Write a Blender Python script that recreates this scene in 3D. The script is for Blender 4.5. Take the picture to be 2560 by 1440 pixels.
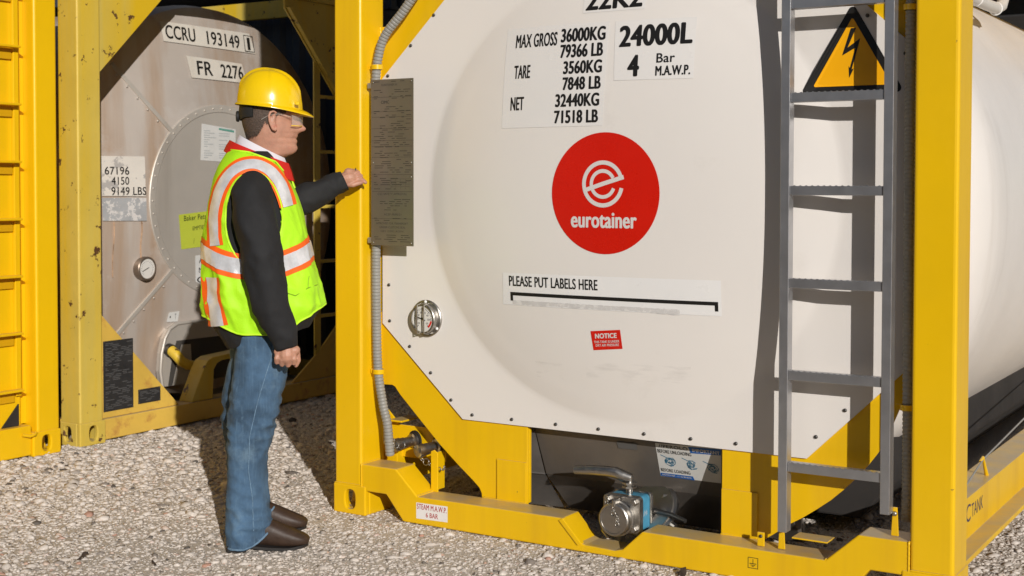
import bpy, bmesh, math, random
import numpy as np
from mathutils import Vector, Matrix, noise as mn

random.seed(7); rng = np.random.default_rng(7)
R = math.radians
for o in list(bpy.data.objects): bpy.data.objects.remove(o)
scn = bpy.context.scene
col = scn.collection

# ------------------------------------------------------------------ camera
YAW, PITCH, ROLL = -0.5607, -0.0313, 0.0016
fw = Vector((math.sin(YAW)*math.cos(PITCH), math.cos(YAW)*math.cos(PITCH), math.sin(PITCH)))
rt = Vector((math.cos(YAW), -math.sin(YAW), 0)); up = rt.cross(fw)
rt2 = rt*math.cos(ROLL)+up*math.sin(ROLL); up2 = up*math.cos(ROLL)-rt*math.sin(ROLL)
cam_d = bpy.data.cameras.new('camera'); cam = bpy.data.objects.new('camera', cam_d); col.objects.link(cam)
m = Matrix.Identity(4)
for i in range(3): m[i][0], m[i][1], m[i][2] = rt2[i], up2[i], -fw[i]
m.translation = (3.4335, -4.1223, 1.3131); cam.matrix_world = m
cam_d.sensor_width = 36; cam_d.lens = 46.846; cam_d.shift_y = -0.0602; cam_d.clip_end = 2000; cam_d.clip_start = .1
cam_d.dof.use_dof = True; cam_d.dof.focus_distance = 4.9; cam_d.dof.aperture_fstop = 5.0
scn.camera = cam

# ------------------------------------------------------------------ light
SUN_EL = R(18.5)
sun_from = Vector((0.749*math.cos(SUN_EL), -0.663*math.cos(SUN_EL), math.sin(SUN_EL)))
w = bpy.data.worlds.new('World'); scn.world = w; w.use_nodes = True
nt = w.node_tree; bgn = nt.nodes['Background']
sky = nt.nodes.new('ShaderNodeTexSky'); sky.sky_type = 'NISHITA'; sky.sun_disc = False
sky.sun_elevation = SUN_EL; sky.sun_rotation = math.atan2(sun_from.x, sun_from.y)
nt.links.new(sky.outputs[0], bgn.inputs[0]); bgn.inputs[1].default_value = 0.05
sky.air_density = .75; sky.dust_density = .6; sky.altitude = 300
sl = bpy.data.lights.new('sun', 'SUN'); sl.energy = 5.0; sl.angle = R(.5); sl.color = (1, .955, .905)
so = bpy.data.objects.new('sun', sl); col.objects.link(so)
so.rotation_euler = (-sun_from).to_track_quat('-Z', 'Y').to_euler(); so.location = (6, -6, 6)
scn.view_settings.view_transform = 'Standard'; scn.view_settings.look = 'None'
scn.view_settings.exposure = -.36; scn.view_settings.gamma = 1; scn.view_settings.use_curve_mapping = False

# ------------------------------------------------------------------ materials
def M(name, base, rough=.5, metal=0., var=0., vs=5., bump=0., bs=80., spots=None, dust=None, streak=None, coat=0., spec=.5, scr=0., sss=0.):
    mt = bpy.data.materials.new(name); mt.use_nodes = True
    n = mt.node_tree.nodes; l = mt.node_tree.links; b = n['Principled BSDF']
    tc = n.new('ShaderNodeTexCoord'); co = tc.outputs['Object']
    def noise(scale, detail=4., src=co, rg=.6):
        t = n.new('ShaderNodeTexNoise'); t.inputs['Scale'].default_value = scale; t.inputs['Detail'].default_value = detail
        t.inputs['Roughness'].default_value = rg; l.new(src, t.inputs['Vector']); return t.outputs['Fac']
    def ramp(src, a, c):
        r = n.new('ShaderNodeMapRange'); r.inputs[1].default_value = a; r.inputs[2].default_value = c; l.new(src, r.inputs[0]); return r.outputs[0]
    def mix(f, a, c):
        x = n.new('ShaderNodeMix'); x.data_type = 'RGBA'
        if f is not None: l.new(f, x.inputs[0])
        for v, s in ((a, x.inputs[6]), (c, x.inputs[7])):
            if hasattr(v, 'is_output'): l.new(v, s)
            else: s.default_value = (*v, 1)
        return x.outputs[2]
    lo = tuple(max(0, v*(1-var)) for v in base); hi = tuple(v*(1+var) for v in base)
    c = mix(ramp(noise(vs), .3, .7), lo, hi) if var else None
    if streak:
        mp = n.new('ShaderNodeMapping'); mp.inputs['Scale'].default_value = (streak[1], streak[1], streak[1]*.06); l.new(co, mp.inputs[0])
        c = mix(ramp(noise(1., 5., mp.outputs[0]), streak[2], streak[3]), c or base, streak[0])
    if spots: c = mix(ramp(noise(spots[1], 6., rg=.7), spots[2], spots[3]), c or base, spots[0])
    if dust:
        g = n.new('ShaderNodeNewGeometry'); sx = n.new('ShaderNodeSeparateXYZ'); l.new(g.outputs['Normal'], sx.inputs[0])
        mm = n.new('ShaderNodeMath'); mm.operation = 'MULTIPLY'; l.new(ramp(sx.outputs[2], .8, .98), mm.inputs[0]); l.new(ramp(noise(9., 5.), .1, .62), mm.inputs[1])
        m2 = n.new('ShaderNodeMath'); m2.operation = 'MULTIPLY'; l.new(mm.outputs[0], m2.inputs[0]); m2.inputs[1].default_value = dust[1]
        c = mix(m2.outputs[0], c or base, dust[0])
    if c is None: b.inputs['Base Color'].default_value = (*base, 1)
    else: l.new(c, b.inputs['Base Color'])
    b.inputs['Metallic'].default_value = metal; b.inputs['Specular IOR Level'].default_value = spec
    if var or scr:
        rr = n.new('ShaderNodeMapRange'); rr.inputs[3].default_value = max(.03, rough-.1-scr); rr.inputs[4].default_value = min(1, rough+.1+scr)
        l.new(noise(vs*2.3, 6.), rr.inputs[0]); l.new(rr.outputs[0], b.inputs['Roughness'])
    else: b.inputs['Roughness'].default_value = rough
    b.inputs['Coat Weight'].default_value = coat; b.inputs['Coat Roughness'].default_value = .12
    if sss: b.inputs['Subsurface Weight'].default_value = sss; b.inputs['Subsurface Radius'].default_value = (.012, .005, .003); b.inputs['Subsurface Scale'].default_value = .5
    if bump:
        bp = n.new('ShaderNodeBump'); bp.inputs['Strength'].default_value = 1.; bp.inputs['Distance'].default_value = bump
        l.new(noise(bs, 5.), bp.inputs['Height']); l.new(bp.outputs[0], b.inputs['Normal'])
    return mt

DUST = (.46, .38, .27)
YEL = (.785, .478, .003)
m_yel = M('yellow_paint', YEL, .33, var=.035, vs=2.5, bump=.0006, bs=14, dust=(DUST, .85), spots=((.22, .12, .03), 30, .70, .74), streak=((.64, .36, .012), 6, .48, .85))
m_yelA = M('fresh_yellow_paint', (.82, .50, .003), .36, var=.04, vs=2, bump=.0006, bs=14, dust=(DUST, .3), spots=((.35, .20, .03), 30, .71, .76), streak=((.72, .41, .006), 6, .5, .9))
m_old = M('faded_yellow_paint', (.60, .45, .085), .5, var=.12, vs=2.2, bump=.0008, bs=25, dust=(DUST, .6),
          streak=((.66, .43, .012), 4, .42, .62), spots=((.10, .045, .018), 13, .61, .64))
m_oldrail = M('worn_rail_paint', (.66, .43, .075), .5, var=.12, vs=3, bump=.0008, bs=25, dust=(DUST, .8), spots=((.42, .17, .05), 7, .56, .74))
m_white = M('cream_white_cladding', (.76, .72, .675), .32, var=.018, vs=1.3, bump=.0005, bs=5, spots=((.68, .635, .585), 3.5, .63, .9))
m_shell = M('white_tank_cladding', (.74, .70, .655), .36, var=.05, vs=1.2, bump=.004, bs=3.2, streak=((.55, .50, .44), 3, .55, .85))
m_film = M('clear_label_film', (.76, .735, .705), .26, var=.015, vs=4)
m_labelw = M('white_label_vinyl', (.79, .775, .755), .3, var=.02, vs=5)
m_signw = M('weathered_white_vinyl', (.62, .585, .52), .45, var=.08, vs=7, streak=((.50, .42, .33), 6, .58, .85))
m_black = M('black_vinyl', (.012, .011, .010), .4)
m_red = M('red_vinyl', (.60, .012, .004), .28, var=.03, vs=4)
m_redtxt = M('red_print', (.42, .015, .012), .4)
m_whitetxt = M('white_print', (.66, .63, .60), .4)
m_orange = M('amber_vinyl', (.90, .42, .002), .35)
m_blue = M('blue_print', (.01, .10, .36), .4)
m_navy = M('navy_print', (.02, .02, .09), .45)
m_steel = M('galvanised_steel', (.44, .44, .45), .36, metal=.78, var=.10, vs=9, bump=.0004, bs=60, scr=.06)
m_stain = M('stainless_steel', (.42, .40, .37), .38, metal=1., var=.1, vs=20, scr=.08, bump=.0003, bs=90)
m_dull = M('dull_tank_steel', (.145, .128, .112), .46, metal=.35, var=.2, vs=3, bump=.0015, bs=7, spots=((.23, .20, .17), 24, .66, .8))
m_brush = M('brushed_tank_steel', (.60, .54, .485), .42, metal=.35, var=.10, vs=1.6, bump=.0015, bs=4, streak=((.47, .325, .215), 4.5, .38, .66), scr=.06, spots=((.68, .64, .60), 2.2, .52, .75))
m_disc = M('grey_tank_disc_steel', (.545, .505, .45), .46, metal=.38, var=.10, vs=1.4, bump=.0012, bs=4, streak=((.34, .30, .25), 4, .5, .85), scr=.05)
m_plate = M('etched_steel_plate', (.235, .205, .172), .42, metal=.6, var=.1, vs=4, scr=.05, streak=((.17, .17, .10), 3, .45, .8))
m_etch = M('etched_lettering', (.05, .044, .037), .6)
m_darkplate = M('blackened_plate', (.035, .034, .034), .55, metal=.3, var=.2, vs=12, bump=.0005, bs=90)
m_darktxt = M('grey_plate_lettering', (.10, .10, .10), .5)
m_cond = M('grey_conduit', (.27, .26, .235), .5, var=.06, vs=12)
m_conduitw = M('white_conduit', (.62, .58, .52), .45, var=.05, vs=9)
m_rub = M('black_rubber', (.012, .012, .012), .7)
m_screw = M('screw_head', (.10, .095, .09), .4, metal=.8)
m_cyan = M('blue_plastic_wrap', (.06, .27, .42), .3, var=.25, vs=14, spots=((.45, .48, .52), 18, .6, .66))
m_dial = M('gauge_dial', (.66, .64, .60), .35)
m_sticker = M('paper_sticker', (.60, .60, .58), .5, var=.06, vs=9)
m_green = M('lime_paper', (.44, .50, .045), .6, var=.05, vs=6)
m_peel = M('peeled_vinyl', (.42, .43, .44), .5, metal=.2, var=.1, vs=9, spots=((.70, .68, .66), 16, .53, .56))
m_skin = M('skin', (.46, .235, .158), .5, var=.12, vs=34, bump=.0008, bs=220, sss=.12, spots=((.52, .20, .14), 30, .55, .8))
m_hair = M('short_dark_hair', (.075, .050, .036), .7, var=.5, vs=240, bump=.002, bs=300)
m_hat = M('yellow_hard_hat', (.80, .53, .003), .22, var=.02, vs=6, spots=((.6, .38, .02), 60, .74, .8), coat=.2, bump=.0004, bs=30)
m_vest = M('hi_vis_mesh', (.44, .86, .012), .62, var=.05, vs=10, bump=.0010, bs=190)
m_bind = M('hi_vis_binding', (.54, .92, .02), .6)
m_orng = M('orange_tape', (.92, .13, .006), .6, var=.04, vs=30)
m_silver = M('reflective_tape', (.66, .67, .69), .34, metal=.25, var=.16, vs=22, bump=.0012, bs=45)
m_jacket = M('black_softshell', (.0185, .0185, .0195), .78, var=.15, vs=8, bump=.0022, bs=16, spec=.28)
m_shirt = M('white_cotton', (.66, .64, .68), .75, bump=.0006, bs=120)
m_redc = M('red_collar', (.56, .012, .006), .65, bump=.0006, bs=120)
m_boot = M('dark_brown_leather', (.040, .023, .015), .5, var=.35, vs=14, bump=.0016, bs=34, spec=.35)
m_sole = M('black_sole', (.012, .010, .009), .6)

def denim():
    mt = M('blue_denim', (.050, .102, .172), .9, var=.45, vs=9, bump=.003, bs=40, streak=((.10, .18, .265), 130, .5, .95), spots=((.16, .25, .33), 5.2, .54, .78))
    return mt
m_denim = denim()
m_stitch = M('denim_seam', (.12, .20, .29), .85, var=.3, vs=120)

def glassmat(name, tint, alpha):
    mt = bpy.data.materials.new(name); mt.use_nodes = True; n = mt.node_tree.nodes; l = mt.node_tree.links
    b = n['Principled BSDF']; b.inputs['Base Color'].default_value = (*tint, 1); b.inputs['Roughness'].default_value = .08
    b.inputs['Alpha'].default_value = alpha; return mt
m_lens = glassmat('clear_lens', (.75, .70, .62), .28)
m_rim = M('yellow_lens_rim', (.85, .55, .01), .25)

# ------------------------------------------------------------------ mesh builder
class MB:
    def __init__(s): s.v = []; s.f = []
    def add(s, v, f):
        k = len(s.v); s.v += [tuple(map(float, p)) for p in v]; s.f += [tuple(i+k for i in q) for q in f]; return s
    def box(s, x0, x1, y0, y1, z0, z1):
        return s.add([(x0,y0,z0),(x1,y0,z0),(x1,y1,z0),(x0,y1,z0),(x0,y0,z1),(x1,y0,z1),(x1,y1,z1),(x0,y1,z1)],
                     [(0,3,2,1),(4,5,6,7),(0,1,5,4),(1,2,6,5),(2,3,7,6),(3,0,4,7)])
    def prism(s, poly, y0, y1, holes=(), tr=None):
        loops = [poly]+list(holes); V2 = [p for L in loops for p in L]; n = len(V2)
        if holes:
            bm = bmesh.new(); bv = [bm.verts.new((p[0], p[1], 0)) for p in V2]; k = 0; ed = []
            for L in loops:
                for i in range(len(L)): ed.append(bm.edges.new((bv[k+i], bv[k+(i+1) % len(L)])))
                k += len(L)
            bmesh.ops.triangle_fill(bm, use_beauty=True, use_dissolve=False, edges=ed)
            bm.verts.index_update(); F = [tuple(v.index for v in f.verts) for f in bm.faces]; bm.free()
        else: F = [tuple(range(n))]
        V = [(p[0], y0, p[1]) for p in V2]+[(p[0], y1, p[1]) for p in V2]
        if tr: V = [tr(*p) for p in V]
        FF = list(F)+[tuple(i+n for i in reversed(f)) for f in F]; k = 0
        for L in loops:
            m_ = len(L)
            for i in range(m_):
                a, c = k+i, k+(i+1) % m_; FF.append((a, a+n, c+n, c))
            k += m_
        return s.add(V, FF)
    def tube(s, path, rad, n=12, cap=True, flat=1.):
        path = [Vector(p) for p in path]
        if not hasattr(rad, '__len__'): rad = [rad]*len(path)
        t0 = (path[1]-path[0]).normalized(); ref = Vector((0,0,1)) if abs(t0.z) < .9 else Vector((1,0,0))
        u_ = t0.cross(ref).normalized(); V = []
        for i, p in enumerate(path):
            t = (path[min(i+1, len(path)-1)]-path[max(i-1, 0)]).normalized()
            u_ = (u_-t*u_.dot(t)).normalized(); v_ = t.cross(u_)
            for k in range(n):
                a = 2*math.pi*k/n; V.append(p+rad[i]*(math.cos(a)*u_+flat*math.sin(a)*v_))
        F = [(i*n+k, i*n+(k+1) % n, (i+1)*n+(k+1) % n, (i+1)*n+k) for i in range(len(path)-1) for k in range(n)]
        if cap: F += [tuple(reversed(range(n))), tuple(range((len(path)-1)*n, len(path)*n))]
        return s.add(V, F)
    def capsule(s, path, rad, n=12):
        path = [Vector(p) for p in path]; 
        if not hasattr(rad, '__len__'): rad = [rad]*len(path)
        t0 = (path[0]-path[1]).normalized(); t1 = (path[-1]-path[-2]).normalized()
        P = [path[0]+t0*rad[0]*k for k in (.97, .8, .5)]+path+[path[-1]+t1*rad[-1]*k for k in (.5, .8, .97)]
        q = [rad[0]*k for k in (.25, .6, .866)]+list(rad)+[rad[-1]*k for k in (.866, .6, .25)]
        return s.tube(P, q, n)
    def torus(s, c, axis, RR, r, n=24, k=8, sx=1.):
        c = Vector(c); ax = Vector(axis).normalized(); e = Vector((0,0,1)) if abs(ax.z) < .9 else Vector((1,0,0))
        e1 = ax.cross(e).normalized(); e2 = ax.cross(e1)
        V = []
        for i in range(n):
            a = 2*math.pi*i/n; d = math.cos(a)*e1+math.sin(a)*e2; pc = c+RR*(math.cos(a)*sx*e1+math.sin(a)*e2)
            for j in range(k):
                b_ = 2*math.pi*j/k; V.append(pc+r*(math.cos(b_)*d+math.sin(b_)*ax))
        F = [(i*k+j, ((i+1) % n)*k+j, ((i+1) % n)*k+(j+1) % k, i*k+(j+1) % k) for i in range(n) for j in range(k)]
        return s.add(V, F)
    def lathe(s, prof, c, axis, n=32):
        """prof: list of (radius, distance along axis)"""
        c = Vector(c); ax = Vector(axis).normalized(); e = Vector((0,0,1)) if abs(ax.z) < .9 else Vector((1,0,0))
        e1 = ax.cross(e).normalized(); e2 = ax.cross(e1); V = []
        for r, h in prof:
            for i in range(n):
                a = 2*math.pi*i/n; V.append(c+ax*h+r*(math.cos(a)*e1+math.sin(a)*e2))
        F = [(i*n+k, i*n+(k+1) % n, (i+1)*n+(k+1) % n, (i+1)*n+k) for i in range(len(prof)-1) for k in range(n)]
        F += [tuple(reversed(range(n))), tuple(range((len(prof)-1)*n, len(prof)*n))]
        return s.add(V, F)
    def loft(s, rings, cap=True):
        n = len(rings[0]); V = [p for r in rings for p in r]
        F = [(i*n+k, i*n+(k+1) % n, (i+1)*n+(k+1) % n, (i+1)*n+k) for i in range(len(rings)-1) for k in range(n)]
        if cap: F += [tuple(reversed(range(n))), tuple(range((len(rings)-1)*n, len(rings)*n))]
        return s.add(V, F)
    def build(s, name, mat, parent=None, smooth=None, bevel=0., seg=2, recalc=True, loc=None):
        me = bpy.data.meshes.new(name); me.from_pydata(s.v, [], s.f)
        if recalc:
            bm = bmesh.new(); bm.from_mesh(me); bmesh.ops.recalc_face_normals(bm, faces=bm.faces); bm.to_mesh(me); bm.free()
        me.materials.append(mat)
        if smooth is not None:
            me.shade_smooth()
            if smooth < 179: me.set_sharp_from_angle(angle=R(smooth))
        return obj(name, me, parent, bevel, seg, loc)
def obj(name, me, parent=None, bevel=0., seg=2, loc=None):
    o = bpy.data.objects.new(name, me); col.objects.link(o); o.parent = parent
    if loc is not None: o.location = loc
    if bevel:
        b = o.modifiers.new('bevel', 'BEVEL'); b.width = bevel; b.segments = seg; b.limit_method = 'ANGLE'; b.angle_limit = R(40)
        b.harden_normals = False
    return o
def empty(name, label, cat, loc=(0,0,0), rz=0, group=None):
    o = bpy.data.objects.new(name, None); col.objects.link(o); o.location = loc; o.rotation_euler = (0,0,rz)
    o['label'] = label; o['category'] = cat
    if group: o['group'] = group
    return o
def oval(cx, cz, a, b, n=20, e=2.6):
    return [(cx+a*np.sign(math.cos(t))*abs(math.cos(t))**(2/e), cz+b*np.sign(math.sin(t))*abs(math.sin(t))**(2/e)) for t in [2*math.pi*i/n for i in range(n)]]

# ------------------------------------------------------------------ lettering
_tc = {}
def glyphs(body):
    k = body
    if k in _tc: return _tc[k]
    cu = bpy.data.curves.new('t', 'FONT'); cu.body = body; cu.size = 1
    cu.space_character = 1.04; cu.resolution_u = 5; cu.dimensions = '2D'; cu.fill_mode = 'FRONT'
    o = bpy.data.objects.new('t', cu); col.objects.link(o)
    dg = bpy.context.evaluated_depsgraph_get(); dg.update()
    me = bpy.data.meshes.new_from_object(o.evaluated_get(dg))
    V = np.array([v.co[:2] for v in me.vertices]) if len(me.vertices) else np.zeros((1, 2)); F = [tuple(p.vertices) for p in me.polygons]
    V = (V-V.min(0))/np.maximum(V.max(0)-V.min(0), 1e-6)
    bpy.data.objects.remove(o); bpy.data.curves.remove(cu); bpy.data.meshes.remove(me)
    _tc[k] = (V, F); return V, F
def text(mb, body, x0, x1, z0, h, surf, off=.002, bold=.0, rise=0., shear=0.):
    V, F = glyphs(body); d_ = bold*h*.9
    for i, (dx, dz) in enumerate(((0, 0), (1, 0), (-1, 0), (.55, .5), (-.55, .5), (.55, -.5), (-.55, -.5)) if bold else ((0, 0),)):
        out = []
        for a, b in V:
            x = x0+d_+(x1-x0-2*d_)*a+shear*b*h+dx*d_; z = z0+d_*.5+(h-d_)*b+rise*a+dz*d_; out.append((x, surf(x, z)-off-i*.00003, z))
        mb.add(out, F)
    return mb
def patch(mb, c, surf, off, n=8, k=4):
    """c: four (x,z) corners: top-left, top-right, bottom-right, bottom-left; a thin sheet that follows the surface"""
    c = [np.array(p) for p in c]; V = []
    for j in range(k+1):
        for i in range(n+1):
            a, b = i/n, j/k; p = (1-b)*((1-a)*c[0]+a*c[1])+b*((1-a)*c[3]+a*c[2]); V.append((p[0], surf(p[0], p[1])-off, p[1]))
    F = [(j*(n+1)+i, (j+1)*(n+1)+i, (j+1)*(n+1)+i+1, j*(n+1)+i+1) for j in range(k) for i in range(n)]
    mb.add(V, F); return mb
def ribbon2(mb, pts, wd, surf, off):
    """strip of width wd along a polyline of (x,z) on the surface"""
    P = [np.array(p, float) for p in pts]; V = []
    for i, p in enumerate(P):
        t = P[min(i+1, len(P)-1)]-P[max(i-1, 0)]; t = t/np.linalg.norm(t); nn = np.array([-t[1], t[0]])*wd/2
        for q in (p+nn, p-nn): V.append((q[0], surf(q[0], q[1])-off, q[1]))
    mb.add(V, [(2*i, 2*i+1, 2*i+3, 2*i+2) for i in range(len(P)-1)]); return mb

# ------------------------------------------------------------------ ground
def gmat(name, stones):
    mt = bpy.data.materials.new(name); mt.use_nodes = True; n = mt.node_tree.nodes; l = mt.node_tree.links; b = n['Principled BSDF']
    b.inputs['Roughness'].default_value = .85; b.inputs['Specular IOR Level'].default_value = .25
    tc = n.new('ShaderNodeTexCoord'); cr = n.new('ShaderNodeValToRGB'); e = cr.color_ramp.elements
    cols = [(0, (.08, .07, .06)), (.035, (.26, .225, .19)), (.08, (.48, .43, .37)), (.3, (.56, .505, .44)), (.6, (.61, .55, .48)), (.94, (.64, .585, .52)), (.975, (.54, .41, .32)), (.988, (.44, .24, .17)), (1, (.72, .67, .61))]
    e[0].position, e[1].position = 0, 1; e[0].color = (*cols[0][1], 1); e[1].color = (*cols[-1][1], 1)
    for p, c in cols[1:-1]: x = e.new(p); x.color = (*c, 1)
    if stones:
        g = n.new('ShaderNodeNewGeometry'); l.new(g.outputs['Random Per Island'], cr.inputs[0])
        no = n.new('ShaderNodeTexNoise'); no.inputs['Scale'].default_value = 90; no.inputs['Detail'].default_value = 5; l.new(tc.outputs['Object'], no.inputs['Vector'])
        mx = n.new('ShaderNodeMix'); mx.data_type = 'RGBA'; mx.blend_type = 'MULTIPLY'; mx.inputs[0].default_value = .5
        l.new(cr.outputs[0], mx.inputs[6]); l.new(no.outputs['Fac'], mx.inputs[7])
        h = n.new('ShaderNodeMix'); h.data_type = 'RGBA'; h.blend_type = 'MULTIPLY'; h.inputs[0].default_value = 1; h.inputs[7].default_value = (1.32, 1.32, 1.35, 1)
        l.new(mx.outputs[2], h.inputs[6]); l.new(h.outputs[2], b.inputs['Base Color'])
        bp = n.new('ShaderNodeBump'); bp.inputs['Distance'].default_value = .002; l.new(no.outputs['Fac'], bp.inputs['Height']); l.new(bp.outputs[0], b.inputs['Normal'])
    else:
        vo = n.new('ShaderNodeTexVoronoi'); vo.inputs['Scale'].default_value = 170; l.new(tc.outputs['Object'], vo.inputs['Vector'])
        l.new(vo.outputs['Color'], cr.inputs[0])
        no = n.new('ShaderNodeTexNoise'); no.inputs['Scale'].default_value = 2.2; no.inputs['Detail'].default_value = 6; l.new(tc.outputs['Object'], no.inputs['Vector'])
        mx = n.new('ShaderNodeMix'); mx.data_type = 'RGBA'; l.new(no.outputs['Fac'], mx.inputs[0]); l.new(cr.outputs[0], mx.inputs[6]); mx.inputs[7].default_value = (.60, .54, .465, 1)
        l.new(mx.outputs[2], b.inputs['Base Color'])
        bp = n.new('ShaderNodeBump'); bp.inputs['Distance'].default_value = .004; bp.invert = True; l.new(vo.outputs['Distance'], bp.inputs['Height']); l.new(bp.outputs[0], b.inputs['Normal'])
    return mt
g = MB().add([(-400,-400,-.0012),(400,-400,-.0012),(400,400,-.0012),(-400,400,-.0012)], [(0,1,2,3)]).build('ground', gmat('packed_gravel', False))
g['kind'] = 'structure'; g['label'] = 'pale beige gravel yard under the containers'

def stones(name, N, region, size, seed, sink=.35):
    r_ = np.random.default_rng(seed)
    t = (1+5**.5)/2
    base = np.array([(-1,t,0),(1,t,0),(-1,-t,0),(1,-t,0),(0,-1,t),(0,1,t),(0,-1,-t),(0,1,-t),(t,0,-1),(t,0,1),(-t,0,-1),(-t,0,1)])/math.hypot(1, t)
    tri = np.array([(0,11,5),(0,5,1),(0,1,7),(0,7,10),(0,10,11),(1,5,9),(5,11,4),(11,10,2),(10,7,6),(7,1,8),(3,9,4),(3,4,2),(3,2,6),(3,6,8),(3,8,9),(4,9,5),(2,4,11),(6,2,10),(8,6,7),(9,8,1)])
    ctr = region(r_, N); N = len(ctr)
    s = size(r_, N, ctr)
    V = base[None]*(1+r_.uniform(-.28, .28, (N, 12, 1)))
    sc = np.stack([r_.uniform(.75, 1.5, N), r_.uniform(.65, 1.1, N), r_.uniform(.36, .68, N)], -1)
    V = V*(sc*s[:, None])[:, None]
    tilt = r_.normal(0, .27, N); az = r_.uniform(0, 2*np.pi, N)
    y, z = V[..., 1].copy(), V[..., 2].copy(); V[..., 1] = y*np.cos(tilt)[:, None]-z*np.sin(tilt)[:, None]; V[..., 2] = y*np.sin(tilt)[:, None]+z*np.cos(tilt)[:, None]
    x, y = V[..., 0].copy(), V[..., 1].copy(); V[..., 0] = x*np.cos(az)[:, None]-y*np.sin(az)[:, None]; V[..., 1] = x*np.sin(az)[:, None]+y*np.cos(az)[:, None]
    V[..., 0] += ctr[:, 0, None]; V[..., 1] += ctr[:, 1, None]; V[..., 2] += (s*r_.uniform(-.34, .22, N))[:, None]-.001
    me = bpy.data.meshes.new(name); nv = N*12; nf = N*20
    F = (tri[None]+(np.arange(N)*12)[:, None, None]).reshape(-1)
    me.vertices.add(nv); me.vertices.foreach_set('co', V.reshape(-1).astype(np.float32))
    me.loops.add(nf*3); me.loops.foreach_set('vertex_index', F.astype(np.int32))
    me.polygons.add(nf); me.polygons.foreach_set('loop_start', (np.arange(nf)*3).astype(np.int32))
    me.update(calc_edges=True); me.validate()
    return me
CX, CY = 3.4335, -4.1223
def region(r_, N):
    a = 4.0+4.6*r_.random(N)**1.0; s = r_.uniform(-.44, .44, N)*a
    P = np.stack([CX+a*fw.x/math.hypot(fw.x, fw.y)+s*rt.x, CY+a*fw.y/math.hypot(fw.x, fw.y)+s*rt.y], -1)
    keep = (P[:, 0] > -2.1) & ~((P[:, 0] > .3) & (P[:, 0] < 2.2) & (P[:, 1] > 1.6))
    return P[keep]
def size(r_, N, c):
    s = np.exp(r_.normal(math.log(.0049), .44, N))
    lf = np.clip((.0-c[:, 0])/1.6, 0, 1)            # the stones get coarser towards the other containers
    big = (r_.random(N) < .05+.09*lf)
    s = s*(1+.45*lf); s[big] *= r_.uniform(1.4, 2.3, big.sum())
    return np.clip(s, .003, .027)
m_stone = gmat('crushed_stone', True)

# ------------------------------------------------------------------ container pieces
def casting(x0, y0, z0, mat, parent, mirror=False, name='corner_casting', front=True, side=True, bevel=.006):
    """corner casting: hollow block with slotted holes in its front and its outer side; x0 = outer edge"""
    mb = MB(); W_, D_, H_, t = .162, .178, .118, .026
    fx = (lambda x: x0-x) if mirror else (lambda x: x0+x)
    tr = lambda x, y, z: (fx(x), y0+y, z0+z)
    rect = lambda a, b: [(0, 0), (a, 0), (a, b), (0, b)]
    mb.prism(rect(W_, H_), 0, t, [oval(W_*.52, H_*.50, .0255, .0395)] if front else (), tr)
    ts = lambda a, y, z: (fx(y), y0+t+.0005+a, z0+z)
    mb.prism(rect(D_-t, H_), 0, t, [oval((D_-t)*.45, H_*.5, .0255, .0395)] if side else (), ts)
    mb.prism(rect(D_-t, H_), W_-t, W_, (), ts)
    tb = lambda a, y, z: (fx(t+.0005+a), y0+t+.0005+z, z0+y)
    mb.prism(rect(W_-2*t-.001, D_-t-.001), 0, .02, (), tb); mb.prism(rect(W_-2*t-.001, D_-t-.001), H_-.02, H_, (), tb)
    return mb.build(name, mat, parent, bevel=bevel)

def screw(parent, x, y, z, r=.0065, name='rivet', mat=None, axis=(0, -1, 0)):
    mb = MB().lathe([(r, 0), (r, r*.35), (r*.8, r*.75), (r*.35, r*.9)], (0, 0, 0), axis, 10)
    o = mb.build(name, mat or m_screw, parent, smooth=50); o.location = (x, y, z); return o

# ================================================================== front tank container
T1 = empty('tank_container', 'yellow framed tank container with cream end panel and round red logo', 'tank container', (0, 0, 0), 0, 'tank containers in the yard')
casting(0, 0, 0, m_yel, T1); casting(2.438, 0, 0, m_yel, T1, True)
casting(0, 0, 2.473, m_yel, T1); casting(2.438, 0, 2.473, m_yel, T1, True)
MB().box(.004, .139, .004, .156, .112, 2.48).build('corner_post', m_yel, T1, bevel=.012, seg=3)
MB().box(2.299, 2.434, .004, .172, .112, 2.48).build('corner_post', m_yel, T1, bevel=.012, seg=3)
# bottom end rail with its raised ends and the notch under the valve
rail = [(.141, .100), (.262, .100), (.345, .004), (2.093, .004), (2.176, .100), (2.297, .100), (2.297, .207), (2.138, .207), (2.031, .110),
        (1.378, .110), (1.300, .036), (1.270, .028), (1.150, .030), (1.128, .036), (1.056, .114), (.412, .110), (.308, .205), (.141, .205)]
MB().prism(rail, .004, .128).build('bottom_rail', m_yel, T1, bevel=.005)
MB().prism([(.141, 2.40), (2.297, 2.40), (2.297, 2.56), (.141, 2.56)], .02, .14).build('top_rail', m_yel, T1, bevel=.005)
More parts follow.
